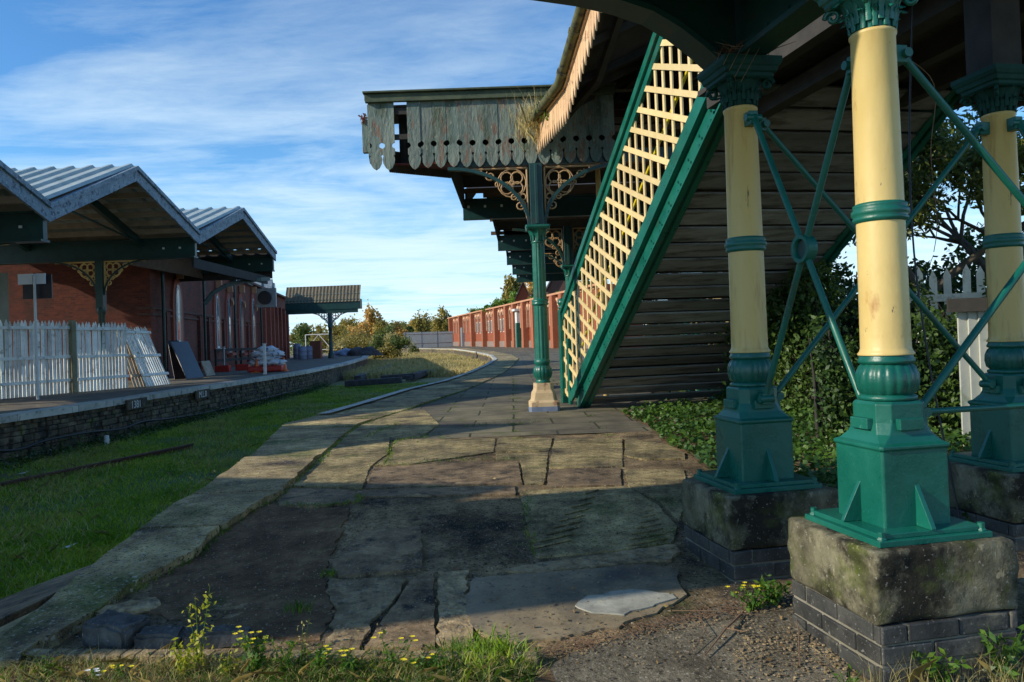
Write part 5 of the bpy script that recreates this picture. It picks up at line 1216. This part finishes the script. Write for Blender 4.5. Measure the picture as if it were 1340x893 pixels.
btree(527, 414, 40, 190, TREEG, 'distant dark tree above the left end of the palisade')
btree(552, 406, 26, 180, TREEO, 'yellow-green birch above the palisade fence middle')
btree(566, 410, 26, 200, TREEO, 'slender golden birch right of the palisade middle')
btree(579, 400, 30, 185, TREEO, 'tall ochre birch beside the end of the brick arcade')
btree(540, 420, 30, 210, TREEY, 'small rust-coloured tree low behind the palisade')
for (px_, yt_, w2_, Y2_, m2_, lb_) in ((440, 420, 34, 132, TREEO, 'bushy golden tree directly right of the far canopy column'), (472, 414, 32, 160, TREEY, 'amber tree crowding the left side of the tall orange one'), (500, 416, 34, 165, TREEO, 'straw-coloured tree on the right side of the tall orange one'), (517, 420, 34, 172, TREEY, 'low amber tree before the palisade begins'), (560, 418, 40, 215, TREEO, 'broad golden tree low behind the palisade middle'), (586, 412, 26, 210, TREEY, 'orange tree tucked behind the end of the brick arcade')): btree(px_, yt_, w2_, Y2_, m2_, lb_)
btree(676, 350, 44, 135, TREEO, 'big olive autumn tree rising over the brick houses', n=4200, base=0)
btree(654, 380, 34, 125, TREEO, 'bare-topped pale tree left of the big olive tree', n=700, base=0)
btree(700, 356, 40, 118, TREEY, 'russet tree behind the canopy column', n=2600, base=0)
btree(740, 372, 40, 120, TREEG, 'green tree glimpsed through the stair lattice', n=2600, base=0)
btree(760, 340, 80, 110, TREEG, 'broad green tree behind the staircase lattice', n=3000, base=0)
hd = 'scrub bushes along the disused track bed'
def bush(px, ytop, ybase, wpx, Y, mat, label, n=3000, z0=-.95, leaf=.10, grp=hd, name='bush', yb=None):
    q = PY(px, ytop, Y); w_ = wpx*Y/1000/2; h = q.z-z0
    t = thing(name, label, 'bush', (q.x, Y, z0), 0, grp); P, cs = crown_pts((0, 0, h*.48), (w_*.85, min(w_, 3)*.6, h*.42), n, 26, hollow=.1); P[:, 2] = np.abs(P[:, 2])
    np_mesh('crown', leafquads(P, leaf), 4, mat, t); mb = MB()
    for k in range(6): c = Vector(cs[k]); mb.tube([(c.x*.2, 0, 0), tuple(c)], [.03, .01], 5)
    mb.build('stems', BARK, t)
bush(458, 432, 462, 50, 88, TREEO, 'wide olive bush right of the far canopy column')
bush(492, 436, 460, 36, 84, TREEG, 'round green bush below the tall orange tree')
bush(520, 430, 460, 42, 86, TREEG, 'darker green bush left of the palisade fence')
bush(440, 444, 462, 40, 80, DRYGM, 'straw-coloured bush by the picnic tables', 1800)
bush(505, 446, 462, 40, 78, TREEO, 'low golden bush at the edge of the dry grass')
bush(400, 440, 462, 60, 95, TREEG, 'dense low bush behind the barrels')
bush(470, 426, 460, 70, 100, TREEO, 'long golden scrub bush spreading below the orange trees', 6000)
bush(510, 432, 460, 60, 104, DRYGM, 'straw-gold scrub left of the palisade', 4000)
bush(420, 432, 462, 60, 102, TREEO, 'olive scrub seen under the far canopy', 4500)
bush(540, 448, 458, 18, 116, TREEG, 'small bush at the corner before the palisade', 900)
for px, yt, w_, lb in ((616, 398, 30, 'round bright ivy clump on the far end of the brick wall'), (640, 392, 36, 'long bright green bush along the top of the brick wall'), (656, 386, 30, 'green bush on the wall left of the gabled house'), (668, 374, 26, 'tall green ivy mound beside the gabled house'), (686, 388, 18, 'small ragged ivy tuft on the wall above the white door hood'), (722, 380, 22, 'ivy tuft on the wall between canopy column and newel post')):
    s = bs(px); c = BP(s, 4.4, -1.2); h = PY(px, yt, c.y).z-4.4
    t = thing('ivy_clump', lb, 'ivy', c, 0, 'ivy growing over the brick arcade top'); wq = w_*c.y/1000/2
    P, cs = crown_pts((0, 0, h*.45), (wq, 1.2, h*.45), 2200, 20, hollow=.1); np_mesh('foliage', leafquads(P, .14), 4, IVYB, t)
    mb = MB(); mb.tube([(0, 0, -1), (0, 0, h*.6)], .08, 6); mb.build('stem', BARK, t)
# distant wood so the horizon is closed
P = []
for k in range(90):
    x = -230+k*4.5+random.uniform(-3, 3); y = 255+random.uniform(-15, 15); h = random.uniform(7, 11)
    p, _ = crown_pts((x, y, h*.45), (5, 3, h*.5), 260, 8, hollow=.1); P.append(p)
tag(np_mesh('distant_wood', leafquads(np.concatenate(P), .55), 4, TREEO), 'hazy line of far-off autumn woodland along the horizon', 'wood', kind='stuff')

# grass in the track bed
N = 150000
yy = 6.5+(38-6.5)*rng.uniform(0, 1, N)**1.35; xl = np.interp(yy, [p[1] for p in LE], [p[0] for p in LE])+.05; xr_ = np.interp(yy, [p[1] for p in EDGE], [p[0] for p in EDGE])-.0
xx = xl+(xr_-xl)*rng.uniform(0, 1, N); dn = np.sin(xx*1.3+np.sin(yy*.8)*2)*.5+np.sin(xx*3.1-yy*1.9)*.3+np.sin(yy*2.7+xx*.7)*.3
msk = rng.uniform(0, 1, N) < np.clip(.75+.6*dn, .12, 1)
P = np.stack([xx, yy, np.full(N, -.95)], 1)[msk]
Pd = P[(rng.uniform(0, 1, len(P)) < .22*np.clip(1+np.sin(P[:, 0]*2.1+P[:, 1]*.9), .1, 2))]
tag(np_mesh('straw_grass', blades(Pd, .11, .008, .7), 5, DRYGM), 'dead straw stalks among the green trackbed grass', 'grass', kind='stuff')
tag(np_mesh('grass', blades(P, .075, .011, .6), 5, GRASSM), 'short green grass over the disused track bed', 'grass', kind='stuff')
N = 26000; yy = rng.uniform(5.6, 9, N); xr_ = np.interp(yy, [p[1] for p in EDGE], [p[0] for p in EDGE]); xx = -8+(xr_+8)*rng.uniform(0, 1, N)
tag(np_mesh('near_grass', blades(np.stack([xx, yy, np.full(N, -.95)], 1), .06, .009, .7), 5, GRASSM), 'sparse green grass at the near end of the track bed', 'grass', kind='stuff')
N = 42000; yy = 43+(120-43)*rng.uniform(0, 1, N)**1.3; xl = np.interp(yy, [p[1] for p in LE], [p[0] for p in LE])+.1; xl = np.maximum(xl, -40); xr_ = np.interp(yy, [p[1] for p in EDGE], [p[0] for p in EDGE])-.1
xx = xl+(xr_-xl)*rng.uniform(0, 1, N)
tag(np_mesh('dry_grass', blades(np.stack([xx, yy, np.full(N, -.95)], 1), .5, .05, .35), 5, DRYGM), 'tall straw-coloured grass at the far end of the track bed', 'grass', kind='stuff')
# weeds against the wall foot and on the shaded paving joints
N = 7000; yy = rng.uniform(12, 38, N); xl = np.interp(yy, [p[1] for p in LE], [p[0] for p in LE])
tag(np_mesh('wall_foot_weeds', leafquads(np.stack([xl+rng.gamma(1.5, .12, N), yy, -.93+rng.gamma(1.2, .06, N)], 1), .035), 4, IVYD), 'dark weeds along the foot of the retaining wall', 'weeds', kind='stuff')
pts = []
for L_ in ([(505, 608), (512, 598), (508, 588), (520, 578), (545, 574), (590, 574)], [(475, 576), (495, 566), (510, 560), (520, 556)], [(455, 562), (470, 552), (485, 545), (520, 541)], [(365, 662), (420, 664), (468, 660), (470, 652)], [(600, 560), (640, 556), (720, 552)], [(700, 520), (690, 530)], [(415, 610), (430, 596), (452, 568), (470, 556)], [(690, 650), (688, 690), (700, 730)], [(478, 612), (600, 604), (680, 602)]):
    for a, b in zip(L_[:-1], L_[1:]):
        for k in range(45):
            f_ = random.random(); g_ = G(a[0]+(b[0]-a[0])*f_+random.gauss(0, 1.2), a[1]+(b[1]-a[1])*f_+random.gauss(0, 1.0)); pts.append((g_[0]+random.gauss(0, .015), g_[1]+random.gauss(0, .02), g_[2]+.012))
for k in range(900):
    y = random.uniform(4, 17); pts.append((cop_in(y)+random.gauss(.02, .012), y, gz(y)+.006))
for k in range(130):
    y = random.uniform(8, 22); x = random.uniform(cop_in(y)+.1, 1.2); 
    for j in range(6): pts.append((round(x/1.05)*1.05+random.gauss(0, .05), round(y/.72)*.72+random.gauss(0, .03), .004))
tag(np_mesh('moss_tufts', blades(np.array(pts), .022, .008, .9), 5, WEEDM), 'moss and tiny weeds in the paving joints', 'moss', kind='stuff')
# ivy ground cover on the right
poly = [G(*q)[:2] for q in ((812, 541), (860, 536), (940, 532), (1010, 545), (1110, 552), (1340, 560), (1340, 720), (1250, 690), (1060, 672), (1050, 640), (985, 640), (940, 625), (900, 596), (868, 580), (850, 560))]
def inpoly(x, y, P):
    c = np.zeros(len(x), bool); n = len(P)
    for i in range(n):
        x1, y1 = P[i]; x2, y2 = P[(i+1) % n]; c ^= ((y1 > y) != (y2 > y)) & (x < (x2-x1)*(y-y1)/(y2-y1+1e-9)+x1)
    return c
xs = [p[0] for p in poly]; yv = [p[1] for p in poly]; N = 90000
xx = rng.uniform(min(xs), max(xs)+3, N); yy = rng.uniform(3.6, max(yv)+.5, N); k = inpoly(xx, yy, poly) | ((xx > 3.2) & (yy > 3.8) & (xx < 9))
xx, yy = xx[k][:42000], yy[k][:42000]; gg = np.array([gz(y) for y in yy]); hgt = np.minimum(.22, .03+.10*np.abs(np.sin(xx*2.3)*np.cos(yy*1.9))+np.clip((xx-1.8)*.07, 0, .12))
tag(np_mesh('ivy_ground_cover', leafquads(np.stack([xx, yy, gg+rng.uniform(0, 1, len(xx))*hgt+.01], 1), .028, .8, .45), 4, IVYM), 'bright green ivy spreading over the ground beside the piers', 'ivy', kind='stuff')
mb = MB(); mb.add([(x, y, gz(y)+.008) for x, y in poly], [tuple(range(len(poly)))]); tag(mb.build('ivy_soil', EARTH), kind='structure')
# hanging ivy hedge behind the columns
def hedge(name, label, a, b, h, dep, n, mat, leaf=.035, grp=None):
    a = Vector(a); b = Vector(b); d = b-a; nn = Vector((-d.y, d.x, 0)).normalized(); t = thing(name, label, 'hedge', a, 0, grp)
    u = rng.uniform(0, 1, n); hh = h*(.78+.22*np.sin(u*9+1)*np.cos(u*23)); z = hh*rng.uniform(0, 1, n)**.8; o_ = rng.normal(0, dep*.35, n)
    P = np.stack([d.x*u+nn.x*o_, d.y*u+nn.y*o_, z], 1)+rng.normal(size=(n, 3))*.03
    np_mesh('foliage', leafquads(P, leaf), 4, mat, t); mb = MB()
    for k in range(10): f_ = k/9; p0 = d*f_; mb.tube([p0, p0+Vector((random.gauss(0, .1), 0, h*.5)), p0+Vector((random.gauss(0, .2), 0, h*.8))], [.025, .015, .005], 5)
    mb.prism([d*0, d, d+up_*h*.55, up_*h*.5], nn*.02); mb.build('stems', DARKW, t)
hedge('ivy_hedge', 'dark ivy hanging in shade beneath the right side of the staircase', (3.2, 10.8, 0), (3.9, 9.4, 0), 2.3, .45, 15000, IVYD)
hedge('ivy_hedge', 'ivy-covered hedge between the nearest column and the white board fence', (3.0, 7.6, 0), (4.3, 7.35, 0), 1.32, .3, 11000, IVYD, .03)
hedge('ivy_hedge', 'tall dark hedge behind the white picket fence', (4.4, 12.2, 0), (13, 10.6, 0), 2.6, .9, 26000, IVYD, .045)
hedge('ivy_hedge', 'deep shaded hedge closing the view below the staircase', (2.6, 14.5, 0), (10, 14.0, 0), 3.0, 1.0, 16000, IVYD, .06)
hedge('ivy_hedge', 'loose sprays of ivy hanging over the foot of the white picket fence', (4.6, 8.7, 0), (6.6, 8.3, 0), 1.72, .3, 9000, IVYD, .035)
# fences on the right
picket('picket_fence', PY(1178, 398, 9.2)-up_*PY(1178, 398, 9.2).z, PY(1345, 398, 8.6)-up_*PY(1345, 398, 8.6).z, PY(1240, 350, 9).z, 'sunlit white pickets showing above the board fence behind the columns', mat=PICK, sp=.16, rails=(.4, .80))
pA = PY(1252, 400, 6.9); pB = PY(1420, 392, 6.6); t = thing('board_fence', 'pale vertical board fence behind the rust-streaked column', 'fence', (pA.x, pA.y, 0)); mb = MB(); n = 12
for k in range(n):
    q = Vector((pA.x, pA.y, 0)).lerp(Vector((pB.x, pB.y, 0)), k/n); mb.box(q+up_*(pA.z/2+.0)+Vector((.055, 0, 0)), (.105, .022, pA.z+random.uniform(-.01, .01)))
mb.build('boards', M('sage_white_boards', (.38, .40, .34), (.5, .5, .43), 3, rough=.7, bs=.2, patches=[((.2, .24, .14), 4, .55, .12)]), t, local=False)
mb = MB(); mb.bar(Vector((pA.x-.1, pA.y-.03, pA.z)), Vector((pB.x, pB.y-.03, pA.z)), .06, .12); mb.build('rail', DARKW, t, local=False)
# trees at right with open branching
def open_tree(name, label, base, h, spread, n, mat, leaf):
    t = thing(name, label, 'tree', base, 0, 'fine-leaved trees behind the footbridge columns'); mb = MB(); tips = []
    def grow(p, d, L, r, lv):
        q = p+d*L; m_ = p+d*L*.5+Vector((random.gauss(0, .04), random.gauss(0, .04), random.gauss(0, .03)))*L; mb.tube([p, m_, q], [r, r*.85, r*.65], 5)
        if lv == 0: tips.append(q); tips.append(m_); return
        if lv <= 2: tips.append(q)
        for k in range(random.choice((2, 3, 3))):
            nd_ = (d+Vector((random.gauss(0, spread), random.gauss(0, spread), random.gauss(.05, .3)))).normalized(); grow(q, nd_, L*random.uniform(.6, .85), r*.6, lv-1)
    grow(Vector((0, 0, -.1)), Vector((0, 0, 1)), h*.3, h*.018, 5)
    mb.build('trunk', BARK, t); T = np.array([tuple(x) for x in tips]); idx = rng.integers(0, len(T), n); P = T[idx]+rng.normal(size=(n, 3))*.10
    np_mesh('crown', leafquads(P, leaf, .4), 4, mat, t)
random.seed(21)
open_tree('leafy_tree', 'open-branched tree against the sky just right of the nearest column', (5.6, 10.3, 0), 5.4, .5, 9000, TREEG, .05)
open_tree('leafy_tree', 'leafier tree behind the rust-streaked column', (7.0, 10.8, 0), 5.0, .5, 15000, TREEG, .05)
open_tree('leafy_tree', 'yellow-green tree at the right edge above the picket fence', (7.6, 9.9, 0), 4.0, .55, 13000, TREEG, .05)

# ------------------------------------------------------------------ foreground: kerb, weeds, rubble, twigs, gravel
kA, kB = G(-80, 863), G(705, 868)
mb = MB(); n = 40
for k in range(n):
    a = Vector(kA).lerp(Vector(kB), k/n); b = Vector(kA).lerp(Vector(kB), (k+1)/n); mb.bar(a+up_*.012+Vector((0, random.uniform(-.004, .004), 0)), b+up_*.012, .07, .05)
tag(mb.build('kerb', RUBB, bevel=.006, seg=1), kind='structure')
mb = MB(); g = [G(-120, 872), G(720, 878), G(760, 980), G(-120, 980)]; mb.add([(x, y, z+.010) for x, y, z in g], [(0, 1, 2, 3)]); tag(mb.build('weedy_verge', EARTH), kind='structure')
def scatter(px0, px1, py0, py1, n, sx=1):
    out = []
    for k in range(n): g_ = G(random.uniform(px0, px1), random.uniform(py0, py1)); out.append((g_[0], g_[1], g_[2]+.008))
    return np.array(out)
tag(np_mesh('verge_grass', np.concatenate([blades(scatter(0, 700, 866, 930, 3600), .042, .003, .7), blades(scatter(350, 700, 862, 905, 1500), .055, .0032, .8)]), 5, WEEDM), 'patchy green grass on the verge in front', 'grass', kind='stuff')
tag(np_mesh('verge_dry_grass', np.concatenate([blades(scatter(0, 700, 868, 905, 2400), .06, .0022, 1.1), blades(scatter(1130, 1345, 884, 925, 260), .13, .0022, .6)]), 5, DRYGM), 'dry straw stalks among the verge weeds', 'grass', kind='stuff')
def tuft(px, py, n, h, w_, mat, label, spread=.07, grp='grass tufts at the front'):
    g_ = G(px, py); P = np.array(g_)+np.concatenate([rng.normal(size=(n, 2))*spread, np.zeros((n, 1))], 1); t = np_mesh('grass_tuft', blades(P-np.array(g_), h, w_, .5), 5, mat); t.location = g_; tag(t, label, 'grass tuft', grp)
tuft(640, 866, 420, .085, .005, GRASSM, 'dense bright grass tuft at the right end of the verge', .08)
tuft(600, 860, 160, .06, .005, WEEDM, 'smaller grass tuft left of the dense bright one', .06)
tuft(388, 800, 60, .05, .005, WEEDM, 'tiny grass tuft in the dark earth hollow', .03)
tuft(432, 752, 60, .03, .005, WEEDM, 'very small green sprout at the slab corner', .03)
tuft(190, 740, 120, .05, .004, WEEDM, 'thin grass along the inside of the tilted coping', .06)
tuft(250, 716, 130, .05, .004, WEEDM, 'grass beside the upper dark hollow edge', .07)
def weed(px, py, h, label, nst=4, leafm=WEEDM, flowers=4, lean=.15, leafsize=.013, nleaf=60, fm=FLW):
    g_ = Vector(G(px, py)); t = thing('flowering_weed' if flowers else 'leafy_weed', label, 'weed', g_, 0, 'weeds along the front verge'); stem = MB(); lv = []; fl = MB()
    for k in range(nst):
        dx, dy = random.gauss(0, lean), random.gauss(0, lean*.6); hh = h*random.uniform(.65, 1); P = [Vector((random.gauss(0, .01), random.gauss(0, .01), 0)), Vector((dx*hh*.4, dy*hh*.4, hh*.5)), Vector((dx*hh, dy*hh, hh))]
        stem.tube(P, [.0025, .002, .001], 5)
        for j in range(nleaf//nst):
            f_ = random.uniform(.08, 1); q = P[0].lerp(P[1], f_*2) if f_ < .5 else P[1].lerp(P[2], f_*2-1); lv.append(tuple(q+Vector((random.gauss(0, .014), random.gauss(0, .014), random.gauss(0, .006)))))
        if k < flowers:
            for j in range(random.choice((2, 3))):
                c = P[2]+Vector((random.gauss(0, .018), random.gauss(0, .014), random.uniform(-.02, .012)))
                fl.lathe([(.001, -.003), (.004, 0), (.001, .003)], c, 8)
                for a in range(9):
                    an = a*2*PI/9; d_ = Vector((math.cos(an), math.sin(an)*.8, .25)); s_ = Vector((-math.sin(an), math.cos(an), 0))*.0026; fl.add([c+s_, c-s_, c+d_*.0105-s_, c+d_*.0125, c+d_*.0105+s_], [(0, 1, 2, 3, 4)])
    stem.build('stem', WEEDM, t); np_mesh('leaves', leafquads(np.array(lv), leafsize, .45), 4, leafm, t)
    if flowers: fl.build('flowers', fm, t)
weed(262, 882, .36, 'tall yellow-leaved sapling weed, highest on the verge', 3, YLEAF, 0, .12, .013, 110)
weed(240, 888, .16, 'bushy yellowing weed at the foot of the tallest weed', 6, YLEAF, 0, .5, .013, 130)
weed(340, 884, .20, 'yellow-flowered ragwort in the middle of the verge', 6, WEEDM, 6, .25, .014, 190)
weed(372, 888, .20, 'bare-stalked weed right of the ragwort', 5, WEEDM, 1, .18, .012, 90)
weed(420, 886, .13, 'feathery green weed with a few yellow flowers', 6, WEEDM, 2, .3, .012, 190)
weed(460, 890, .12, 'low flowering weed left of the dense grass tuft', 5, WEEDM, 2, .3, .012, 120)
weed(512, 882, .16, 'thin straggling yellow flower stem before the slab crack', 3, WEEDM, 2, .35, .011, 60)
weed(155, 892, .08, 'small yellow dandelion at the lower left', 2, WEEDM, 2, .2, .011, 30)
weed(300, 886, .12, 'reddish-stemmed weed between the sapling and the ragwort', 5, YLEAF, 0, .3, .010, 70)
weed(395, 884, .24, 'tall dry seed stalk behind the ragwort', 2, DRYGM, 0, .15, .007, 40)
weed(560, 884, .10, 'clover-like green weed left of the smaller grass tuft', 7, WEEDM, 2, .5, .013, 130)
weed(60, 886, .07, 'low dull weed in the bottom left corner', 4, WEEDM, 0, .5, .011, 60)
weed(128, 895, .08, 'small white-flowered weed at the lower left', 2, WEEDM, 2, .2, .01, 25, FLWW)
weed(655, 893, .06, 'broad-leaved seedling below the dense grass tuft', 3, IVYM, 0, .9, .028, 14)
weed(985, 800, .14, 'yellow-flowered trailing weed at the foot of the second pier', 5, WEEDM, 4, .7, .015, 140)
weed(1010, 792, .15, 'leafy green weed tangle between the two piers', 7, WEEDM, 0, .7, .016, 200)
weed(1232, 905, .18, 'slender green weed growing against the nearest pier', 5, WEEDM, 0, .35, .016, 110)
weed(1310, 892, .24, 'leafy weed with pale leaves at the right edge', 6, IVYM, 0, .4, .022, 120)
weed(1290, 800, .22, 'yellowish bramble sprig beside the pier stone', 4, YLEAF, 0, .4, .016, 50)
weed(1110, 912, .10, 'tiny weed at the near corner of the brick pier', 4, WEEDM, 0, .4, .012, 50)
# broken concrete kerb blocks in the hollow
def rubble_block(px, py, L, wv_, h, rz, label, mat=None):
    from mathutils import noise as mn
    bm = bmesh.new(); bmesh.ops.create_cube(bm, size=1)
    for v in bm.verts: v.co = Vector((v.co.x*L, v.co.y*wv_, v.co.z*h))
    bmesh.ops.bevel(bm, geom=bm.edges[:], offset=.015, segments=2, affect='EDGES'); bmesh.ops.subdivide_edges(bm, edges=[e for e in bm.edges if e.calc_length() > .05], cuts=6, use_grid_fill=True)
    for v in bm.verts: v.co += Vector((mn.noise(v.co*14+Vector((px, 0, 0))), mn.noise(v.co*14+Vector((0, px, 0))), mn.noise(v.co*18+Vector((0, 0, px)))))*.018
    me = bpy.data.meshes.new('concrete_lump'); bm.to_mesh(me); bm.free(); me.materials.append(mat or M('grey_lump', (.06, .058, .056), (.11, .105, .10), 8, gr=.6, rough=.85, bs=.6, bsc=30)); o = bpy.data.objects.new('concrete_lump', me); COL.objects.link(o)
    g_ = G(px, py); o.location = (g_[0], g_[1], g_[2]+h*.32); o.rotation_euler = (.08, .05, rz); tag(o, label, 'rubble', 'broken kerb pieces in the hollow')
rubble_block(152, 838, .26, .16, .12, -.35, 'large broken grey kerb piece nearest the tilted coping')
rubble_block(212, 846, .20, .12, .09, .1, 'middle broken grey kerb piece')
rubble_block(285, 842, .30, .10, .08, .12, 'long low grey kerb piece right of the middle one')
rubble_block(168, 800, .30, .16, .03, .6, 'flat broken slab wedged under the coping', RUBB)
# tilted slabs beyond the coping at bottom left
def fallen(pp, th, mat, label):
    mb = MB(); q = [G(x, y, z) for x, y, z in pp]; mb.prism(q, (0, 0, -th)); tag(mb.build('fallen_slab', mat, bevel=.012), label, 'slab', 'fallen slabs at the platform end')
fallen([(-40, 800, -.62), (70, 757, -.58), (150, 728, -.5), (196, 706, -.42), (150, 735, -.30), (60, 782, -.30), (-40, 828, -.34)], .1, SLAB2, 'long dark fallen slab leaning against the outside of the platform edge')
fallen([(-40, 840, -.30), (40, 802, -.28), (95, 775, -.26), (60, 800, -.16), (0, 838, -.14), (-40, 865, -.16)], .08, CONC, 'smaller grey fallen slab in the lower left corner below the coping')
mb = MB(); mb.add([(-9, 1, -.97), (-2.2, 1, -.97), (-2.2, 5.9, -.93), (-4.2, 6.6, -.935), (-9, 6.9, -.935)], [(0, 1, 2, 3, 4)]); tag(mb.build('bare_soil', EARTH), kind='structure')
# twigs, gravel
def stick(a, b, r, label, bend=.03):
    A, B = Vector(G(*a))+up_*.02, Vector(G(*b))+up_*.02; mb = MB(); M_ = (A+B)/2+Vector((random.gauss(0, bend), random.gauss(0, bend), .015)); mb.tube([A, M_, B], [r, r*.8, r*.4], 6)
    if r > .004: mb.tube([M_, M_+Vector((.06, -.07, .01))], [r*.6, r*.3], 5)
    tag(mb.build('dead_twig', TWIG), label, 'twig', 'dead twigs on the apron')
stick((972, 808), (922, 865), .006, 'forked dead twig lying in front of the second pier', .01); stick((880, 805), (1000, 812), .002, 'long thin stalk lying towards the trailing weed'); stick((905, 860), (915, 812), .002, 'thin straight stalk on the pale apron'); stick((1047, 878), (1040, 800), .0025, 'thin bare stalk leaning beside the nearest pier')
stones = []; 
def pebble(c, r):
    a = rng.normal(size=(8, 3)); base = np.array([[x, y, z] for x in (-1, 1) for y in (-1, 1) for z in (-1, 1)])*.7+a*.18; V = base*r*np.array([1, 1, .6])+np.array(c)
    return V
mb = MB(); fc = [(0, 1, 3, 2), (4, 6, 7, 5), (0, 4, 5, 1), (2, 3, 7, 6), (0, 2, 6, 4), (1, 5, 7, 3)]
for k in range(2600):
    m_ = random.random()
    if m_ < .30: px, py = random.uniform(960, 1120), random.gauss(850, 22)
    elif m_ < .5: f_ = random.random(); px, py = 700+f_*340+random.gauss(0, 10), 862-f_*75+random.gauss(0, 6)
    else: px, py = random.uniform(200, 1000), random.uniform(600, 880)
    if py < 560: continue
    g_ = G(px, py); mb.add(pebble((g_[0], g_[1], g_[2]+.012), random.choice((.002, .003, .004, .006))), fc)
tag(mb.build('gravel', RUBB), 'loose gravel and grit over the broken paving', 'gravel', kind='stuff')
mb = MB()
for k in range(420):
    f_ = random.random(); px, py = 700+f_*330+random.gauss(0, 12), 860-f_*78+random.gauss(0, 5); g_ = Vector(G(px, py))+up_*.014; a = random.uniform(0, PI); d_ = Vector((math.cos(a), math.sin(a), 0))*random.uniform(.006, .03); mb.tube([g_-d_, g_+d_+up_*.004], .0012, 3)
tag(mb.build('leaf_litter', TWIG), 'line of brown dead leaves and straw across the apron', 'litter', kind='stuff')
lvp = []
for k in range(260):
    g_ = G(random.uniform(150, 1030), random.uniform(575, 885)); lvp.append((g_[0], g_[1], g_[2]+.016))
tag(np_mesh('fallen_leaves', leafquads(np.array(lvp), .010, .7, .6), 4, leaf_mat('brown_leaves', [(.10, .05, .02), (.22, .13, .05), (.35, .27, .08)], 5, .1)), 'scattered brown and yellow dead leaves over the paving', 'leaves', kind='stuff')
# litter scraps in grass
for (px, py, lb) in ((76, 719, 'scrap of white litter in the lower left grass'), (22, 621, 'small white scrap near the old rail')):
    g_ = Vector(G(px, py, -.93)); mb = MB(); mb.prism([g_, g_+Vector((.12, .02, .01)), g_+Vector((.14, .12, .03)), g_+Vector((.03, .1, .0))], (0, 0, .004)); tag(mb.build('litter_scrap', WHITE), lb, 'litter', 'scraps of litter in the grass')

# ------------------------------------------------------------------ render settings
sc.view_settings.view_transform = 'Standard'; sc.view_settings.look = 'None'; sc.view_settings.exposure = .36; sc.view_settings.gamma = 1
sc.render.engine = 'CYCLES'; sc.cycles.use_denoising = True; sc.cycles.max_bounces = 6; sc.cycles.use_adaptive_sampling = True
